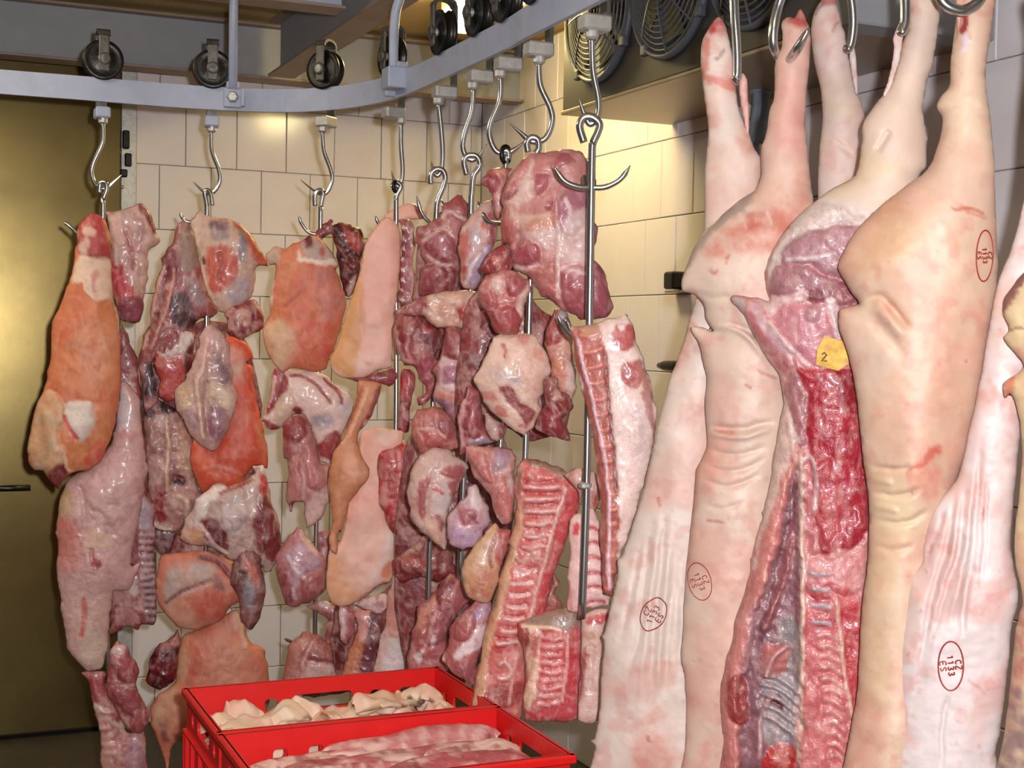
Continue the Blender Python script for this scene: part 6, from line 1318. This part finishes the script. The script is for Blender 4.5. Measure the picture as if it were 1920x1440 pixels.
piece('belly_slab', 'pale belly slab standing between the short rack and the leftmost pork side', 'meat slab',
  'K9 1225,955 1370,915 1380,960 1365,1060 1350,1200 1345,1600 1190,1600 1210,1300 1215,1100', Z9 + .03, (212, 176, 164), [((172, 44, 48), 'K9 1235,955 1375,935 1372,990 1250,1005', 4), ((196, 150, 130), 'K9 1220,1060 1350,1060 1350,1100 1220,1110', 6), ((160, 84, 78), 'K9 1210,1200 1240,1180 1220,1440 1200,1440', 6)], [(None, 'K9 1280,1120 1270,1300 1260,1440', 5, -.005)], L=20, T=.03, seam=0.2, group='slabs around the bare rod')
piece('trim_cut', 'small brown scrap between the tall rack and the short one', 'meat cut',
  'K9 1040,690 1085,740 1060,790 1050,830 1095,920 985,940 1000,840 1020,780', Z8 + .03, (164, 96, 84), [], [], L=14, T=.025, group='rib racks in the middle', mott=MM)

# ---- meat hanging behind the front rows, seen in the gaps
GAIN = 0.95
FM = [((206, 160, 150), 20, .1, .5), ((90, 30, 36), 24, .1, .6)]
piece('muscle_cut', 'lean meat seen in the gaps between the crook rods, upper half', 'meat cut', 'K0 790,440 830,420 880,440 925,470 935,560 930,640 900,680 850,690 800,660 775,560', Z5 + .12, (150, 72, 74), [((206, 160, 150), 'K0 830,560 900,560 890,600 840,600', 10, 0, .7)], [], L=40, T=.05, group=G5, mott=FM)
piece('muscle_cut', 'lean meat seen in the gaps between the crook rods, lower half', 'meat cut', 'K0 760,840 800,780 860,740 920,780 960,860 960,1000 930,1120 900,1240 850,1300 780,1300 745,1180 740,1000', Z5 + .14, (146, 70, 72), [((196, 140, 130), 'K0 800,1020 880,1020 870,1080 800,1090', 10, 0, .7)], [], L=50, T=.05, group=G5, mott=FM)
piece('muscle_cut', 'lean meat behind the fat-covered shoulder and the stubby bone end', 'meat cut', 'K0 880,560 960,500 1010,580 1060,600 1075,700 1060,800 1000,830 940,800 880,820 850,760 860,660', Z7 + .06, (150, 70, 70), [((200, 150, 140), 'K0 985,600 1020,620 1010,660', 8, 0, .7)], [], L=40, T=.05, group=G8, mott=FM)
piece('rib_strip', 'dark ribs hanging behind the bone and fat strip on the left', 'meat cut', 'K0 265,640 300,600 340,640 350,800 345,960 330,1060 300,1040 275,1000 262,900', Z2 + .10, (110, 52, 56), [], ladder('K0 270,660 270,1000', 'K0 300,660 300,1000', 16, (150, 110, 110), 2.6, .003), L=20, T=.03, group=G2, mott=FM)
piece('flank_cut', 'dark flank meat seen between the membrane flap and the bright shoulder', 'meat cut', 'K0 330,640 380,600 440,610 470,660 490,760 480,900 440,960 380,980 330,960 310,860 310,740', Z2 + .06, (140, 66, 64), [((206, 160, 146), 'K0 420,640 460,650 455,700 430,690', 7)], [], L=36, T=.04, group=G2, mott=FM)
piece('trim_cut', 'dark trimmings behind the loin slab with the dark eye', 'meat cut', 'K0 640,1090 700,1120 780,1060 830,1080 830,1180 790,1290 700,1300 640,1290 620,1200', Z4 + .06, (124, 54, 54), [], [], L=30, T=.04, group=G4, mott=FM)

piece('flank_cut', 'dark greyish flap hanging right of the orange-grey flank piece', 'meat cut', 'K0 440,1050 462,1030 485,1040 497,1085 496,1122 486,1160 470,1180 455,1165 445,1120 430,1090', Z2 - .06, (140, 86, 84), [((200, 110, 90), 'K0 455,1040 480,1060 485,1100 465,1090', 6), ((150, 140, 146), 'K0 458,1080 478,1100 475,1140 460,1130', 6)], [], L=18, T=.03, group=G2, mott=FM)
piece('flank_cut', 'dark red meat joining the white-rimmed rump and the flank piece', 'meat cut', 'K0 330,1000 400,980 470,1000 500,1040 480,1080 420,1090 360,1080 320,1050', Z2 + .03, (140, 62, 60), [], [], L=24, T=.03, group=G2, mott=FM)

# ================================================================== red crates
CO_ = on_level(340, 1290, -0.74)
E1 = -DB3; E2 = DR3
CL, CD, CHT = 0.566, 0.345, 0.2025
def cpt(u, v, h, o=CO_): return o + E1 * u + E2 * v + ZUP * h

def holed_panel(name, w, h, holes, th, o, ax_u, ax_n, parent):
    """flat panel in (u, up) with rounded holes, thickened along ax_n"""
    cu = bpy.data.curves.new('panel', 'CURVE'); cu.dimensions = '2D'; cu.fill_mode = 'BOTH'; cu.extrude = th / 2
    def loop(pts):
        sp = cu.splines.new('POLY'); sp.points.add(len(pts) - 1)
        for p, q in zip(sp.points, pts): p.co = (q[0], q[1], 0, 1)
        sp.use_cyclic_u = True
    loop([(0, -h), (w, -h), (w, 0), (0, 0)])
    for (a0, a1, b0, b1, r) in holes:
        pts = []
        for cx, cy, s in ((a1 - r, b1 - r, 0), (a0 + r, b1 - r, 1), (a0 + r, b0 + r, 2), (a1 - r, b0 + r, 3)):
            for k in range(5):
                t = (s + k / 4) * math.pi / 2
                pts.append((cx + r * math.cos(t), cy + r * math.sin(t)))
        loop(pts)
    tmp = bpy.data.objects.new('panel', cu); COL.objects.link(tmp)
    dg = bpy.context.evaluated_depsgraph_get()
    me0 = bpy.data.meshes.new_from_object(tmp.evaluated_get(dg))
    vs = [o + ax_u * v.co.x + ZUP * v.co.y + ax_n * v.co.z for v in me0.vertices]
    fs = [tuple(p.vertices) for p in me0.polygons]
    bpy.data.objects.remove(tmp); bpy.data.curves.remove(cu); bpy.data.meshes.remove(me0)
    return MB().add(vs, fs).build(name, M['crate'], parent)

LH = [(.16, .21), (.28, .33), (.69, .74), (.81, .86)]
def crate(label, o, detail=True):
    base = empty('plastic_crate', cpt(CL / 2, CD / 2, -CHT, o), label, 'crate', 'stacked red plastic crates')
    th = 0.006; ins = 0.012
    lh = [(CL * a, CL * b, -.062, -.036, .008) for a, b in LH] + [(CL * .40, CL * .62, -.064, -.032, .012)]
    sh = [(CD * .16, CD * .23, -.062, -.036, .008), (CD * .77, CD * .84, -.062, -.036, .008), (CD * .33, CD * .67, -.064, -.032, .012)]
    holed_panel('long_wall', CL - 2 * ins, CHT, lh, th, cpt(ins, ins, 0, o), E1, E2, base)
    holed_panel('long_wall', CL - 2 * ins, CHT, lh, th, cpt(ins, CD - ins, 0, o), E1, E2, base)
    holed_panel('short_wall', CD - 2 * ins, CHT, sh, th, cpt(ins, ins, 0, o), E2, E1, base)
    holed_panel('short_wall', CD - 2 * ins, CHT, sh, th, cpt(CL - ins, ins, 0, o), E2, E1, base)
    ax = np.array([E1, E2, ZUP])
    rm = MB()
    rm.box(cpt(CL / 2, 0.007, -.008, o), (CL, 0.015, 0.016), ax, 0.003).box(cpt(CL / 2, CD - 0.007, -.008, o), (CL, 0.015, 0.016), ax, 0.003)
    rm.box(cpt(0.007, CD / 2, -.008, o), (0.015, CD, 0.016), ax, 0.003).box(cpt(CL - 0.007, CD / 2, -.008, o), (0.015, CD, 0.016), ax, 0.003)
    rm.build('rim', M['crate'], base)
    lr = MB()
    for hh in (-.085, -.185):
        lr.box(cpt(CL / 2, 0.006, hh, o), (CL - .002, 0.010, 0.008), ax, 0.002).box(cpt(CL / 2, CD - 0.006, hh, o), (CL - .002, 0.010, 0.008), ax, 0.002)
        lr.box(cpt(0.006, CD / 2, hh, o), (0.010, CD - .002, 0.008), ax, 0.002).box(cpt(CL - 0.006, CD / 2, hh, o), (0.010, CD - .002, 0.008), ax, 0.002)
    lr.build('reinforcing_band', M['crate'], base)
    ribs = []
    for u in (0.006, CL * .10, CL * .25, CL * .5, CL * .75, CL * .90, CL - 0.006):
        for v in (0.006, CD - 0.006): ribs.append((u, v, 0.006, 0.010))
    for v in (CD * .12, CD * .28, CD * .5, CD * .72, CD * .88):
        for u in (0.006, CL - 0.006): ribs.append((u, v, 0.010, 0.006))
    for u, v, a, b in ribs:
        if not detail and v > 0.01 and u > 0.01: continue
        MB().box(cpt(u, v, -.135, o), (a, b, 0.10), ax, 0.001).build('rib', M['crate'], base)
    MB().box(cpt(CL / 2, CD / 2, -CHT + .006, o), (CL - .02, CD - .02, 0.008), ax, 0.002).build('floor_panel', M['crate'], base)
    return base
OA = CO_; OB = CO_ + E2 * (CD + 0.003)
crate('rear red crate filled with pale rind trimmings', OA)
crate('front red crate filled with rib strips', OB)
for lv in range(1, 4):
    nm = ('second', 'third', 'lowest')[lv - 1]
    sh_ = -E1 * (0.02 if lv == 1 else 0.008)
    crate('red crate, %s from the top under the rear crate' % nm if lv < 3 else 'lowest red crate under the rear crate', OA - ZUP * CHT * lv + sh_, False)
    crate('red crate, %s from the top under the front crate' % nm if lv < 3 else 'lowest red crate under the front crate', OB - ZUP * CHT * lv, False)

# ---------------------------------------------------------------- their contents
def sheet(name, label, cat, group, c, sx, sy, th, rz, tilt, col, seed, fold=0.02, kind='hide', cols=None, roll=0.0, gain=1.0, rib=None, sup=0.5):
    """thick irregular slice lying in a crate: rounded outline, wavy, solid"""
    nu, nv = 36, 18
    u = np.linspace(-1, 1, nu); v = np.linspace(-1, 1, nv)
    U, V = np.meshgrid(u, v)
    su = np.sign(U) * np.abs(U) ** 1.0
    edge = (1 - np.abs(U) ** 4) ** sup * 1.0
    X = su * sx / 2 * (1 + .10 * fbm(U * 40, V * 40, 30, seed))
    Y = V * sy / 2 * np.maximum(edge, .25) * (1 + .16 * fbm(U * 60, V * 10, 30, seed + 4))
    prof = np.sqrt(np.clip((1 - U ** 6) * (1 - V ** 4), 0, 1))
    W = fold * fbm(U * 50, V * 40, 46, seed + 8, 3) + roll * (V ** 2) - fold * .5 * U ** 2
    bumpy = .15 * th * fbm(U * 90, V * 70, 26, seed + 11, 3)
    top = W + th / 2 * prof + bumpy
    C = np.empty(U.shape + (3,)); C[:] = srgb(col)
    if cols:
        for k, (cc, sc, thr, am) in enumerate(cols):
            a = am * sstep(thr, thr + .3, fbm(U * sx * 400, V * sy * 400, sc, seed + 30 + k, 3))
            C = C * (1 - a[..., None]) + srgb(cc) * a[..., None]
    if rib:
        n, cc, w, amp = rib
        ph = (U * .5 + .5) * n + .35 * V
        g = np.exp(-((ph - np.round(ph)) / w) ** 2) * (np.abs(V) < .8)
        top = top + amp * g * prof
        C = C * (1 - .85 * g[..., None]) + srgb(cc) * .85 * g[..., None]
    C = np.clip(C * gain * (1 + .10 * fbm(U * 80, V * 60, 20, seed + 15))[..., None], 0.01, .9)
    bot = W - th / 2 * prof
    ca, sa = math.cos(rz), math.sin(rz)
    def world_(Zv):
        a = X * ca - Y * sa; b = X * sa + Y * ca
        h_ = Zv * math.cos(tilt) + b * math.sin(tilt); b = b * math.cos(tilt) - Zv * math.sin(tilt)
        return a[..., None] * E1 + b[..., None] * E2 + h_[..., None] * ZUP
    A, B = world_(top).reshape(-1, 3), world_(bot).reshape(-1, 3)
    N = nu * nv; I = np.arange(N).reshape(nv, nu)
    q = lambda J: np.stack([J[:-1, :-1], J[:-1, 1:], J[1:, 1:], J[1:, :-1]], -1).reshape(-1, 4)
    fs = q(I).tolist() + q(I + N)[:, ::-1].tolist()
    loop = np.concatenate([I[0, :], I[1:, -1], I[-1, -2::-1], I[-2:0:-1, 0]])
    for i in range(len(loop)):
        a, b = loop[i], loop[(i + 1) % len(loop)]
        fs.append([b, a, a + N, b + N])
    me = bpy.data.meshes.new(name); me.from_pydata(np.concatenate([A, B]).tolist(), [], fs)
    bm = bmesh.new(); bm.from_mesh(me); bmesh.ops.remove_doubles(bm, verts=bm.verts, dist=1e-5); bmesh.ops.recalc_face_normals(bm, faces=bm.faces); bm.to_mesh(me); bm.free()
    co = np.empty(len(me.vertices) * 3); me.vertices.foreach_get('co', co); co = co.reshape(-1, 3)
    src = np.concatenate([A, B]); cs = np.concatenate([C.reshape(-1, 3)] * 2)
    att = me.color_attributes.new('Col', 'FLOAT_COLOR', 'POINT')
    idx = np.array([int(np.argmin(((src - p) ** 2).sum(1))) for p in co])
    att.data.foreach_set('color', np.concatenate([cs[idx], np.ones((len(idx), 1))], 1).astype(np.float32).ravel())
    me.polygons.foreach_set('use_smooth', [True] * len(me.polygons))
    me.materials.append(M[kind])
    o = bpy.data.objects.new(name, me); COL.objects.link(o); o.location = c
    return tag(o, label, cat, group)

RG = 'pale rind trimmings in the rear crate'
RC = [((226, 172, 150), 26, .0, .6), ((238, 220, 202), 20, .2, .7)]
rinds = [(.09, .075, -.082, .15, .09, .3, .2, 'white-edged rind at the left end of the rear crate'), (.10, .19, -.083, .17, .13, 1.1, -.2, 'rounded pale rind near the left wall of the rear crate'), (.19, .11, -.080, .16, .10, -.4, .25, 'pinched rind under the two small left holes'), (.21, .25, -.078, .19, .10, .2, -.1, 'rind with a curled ring end beside the front wall of the rear crate'),
         (.30, .14, -.072, .17, .12, .7, .2, 'rind folded below the long handle slot'), (.33, .27, -.078, .22, .12, -.2, -.15, 'flat smooth rind in the middle of the rear crate'), (.40, .12, -.064, .19, .11, -.5, .25, 'highest pale rind, right of the handle slot'), (.44, .25, -.074, .20, .12, .15, -.1, 'broad tan rind right of the middle of the rear crate'),
         (.48, .10, -.066, .12, .09, .9, .35, 'white pointed rind tip below the two right holes'), (.50, .18, -.078, .10, .12, 0.3, .0, 'small rind with a pink spot near the right wall'), (.50, .28, -.082, .11, .10, -.6, .1, 'rind in the front right corner of the rear crate'), (.26, .20, -.088, .40, .24, .05, 0, 'wide rind layer underneath the others in the rear crate')]
for i, (u, v, h, sx, sy, rz, ti, lb) in enumerate(rinds):
    sheet('rind_piece', lb, 'rind', RG, cpt(u, v, h + .034, OA), sx, sy, .016, rz, ti, (226, 194, 166), 100 + i, .034, 'skin', RC, roll=-.012, gain=.92)
rr = random.Random(5)
for i in range(9):
    sheet('rind_piece', '%s small loose rind scrap counted from the left end of the rear crate' % ('first', 'second', 'third', 'fourth', 'fifth', 'sixth', 'seventh', 'eighth', 'ninth')[i], 'rind', RG, cpt(.07 + .052 * i, rr.uniform(.06, .28), -.046 + rr.uniform(-.006, .008), OA), rr.uniform(.07, .12), rr.uniform(.05, .08), .013, rr.uniform(-1.2, 1.2), rr.uniform(-.3, .4), (222, 188, 162), 160 + i, .03, 'skin', RC, roll=-.012, gain=.92)
sheet('rind_bed', 'lowest bed of rind under all other trimmings in the rear crate', 'rind', RG, cpt(CL / 2, CD / 2, -.115, OA), CL - .045, CD - .045, .12, 0, 0, (226, 196, 176), 140, .01, 'skin', RC, sup=.1)

BG = 'rib strips lying in the front crate'
BC = [((228, 194, 180), 34, .05, .85), ((146, 54, 62), 18, .1, .75)]
strips = [(.36, .055, -.045, .36, .085, -.03, .35, 'long rib strip lying along the back wall of the front crate'), (.15, .085, -.062, .25, .08, .05, .2, 'pale rib strip at the back left of the front crate'), (.30, .13, -.052, .46, .08, -.03, .25, 'second rib strip from the back of the front crate'),
          (.44, .16, -.046, .20, .07, -.06, .3, 'short fat-edged strip at the right end of the front crate'), (.16, .20, -.052, .28, .10, .02, .3, 'rib strip with a row of sawn bone ends in the front crate'), (.38, .225, -.044, .32, .09, -.04, .3, 'long lean strip at the front right of the front crate'), (.27, .285, -.05, .46, .08, 0, .1, 'rib strip along the front wall of the front crate')]
for i, (u, v, h, sx, sy, rz, ti, lb) in enumerate(strips):
    sheet('rib_strip', lb, 'rib strip', BG, cpt(u, v, h, OB), sx, sy, .036, rz, -ti, ((196, 122, 120), (214, 176, 160), (186, 96, 100), (216, 180, 164), (190, 112, 110), (178, 88, 92), (200, 140, 130))[i], 200 + i, .010, 'meat', BC, gain=.98, rib=(9 + i % 3, (222, 180, 172), .16, .003) if i in (0, 4) else None)
sheet('rib_strip', 'lowest layer of ribs under all other strips in the front crate', 'rib strip', BG, cpt(CL / 2, CD / 2, -.125, OB), CL - .05, CD - .05, .11, 0, 0, (190, 116, 114), 240, .01, 'meat', BC, sup=.1)
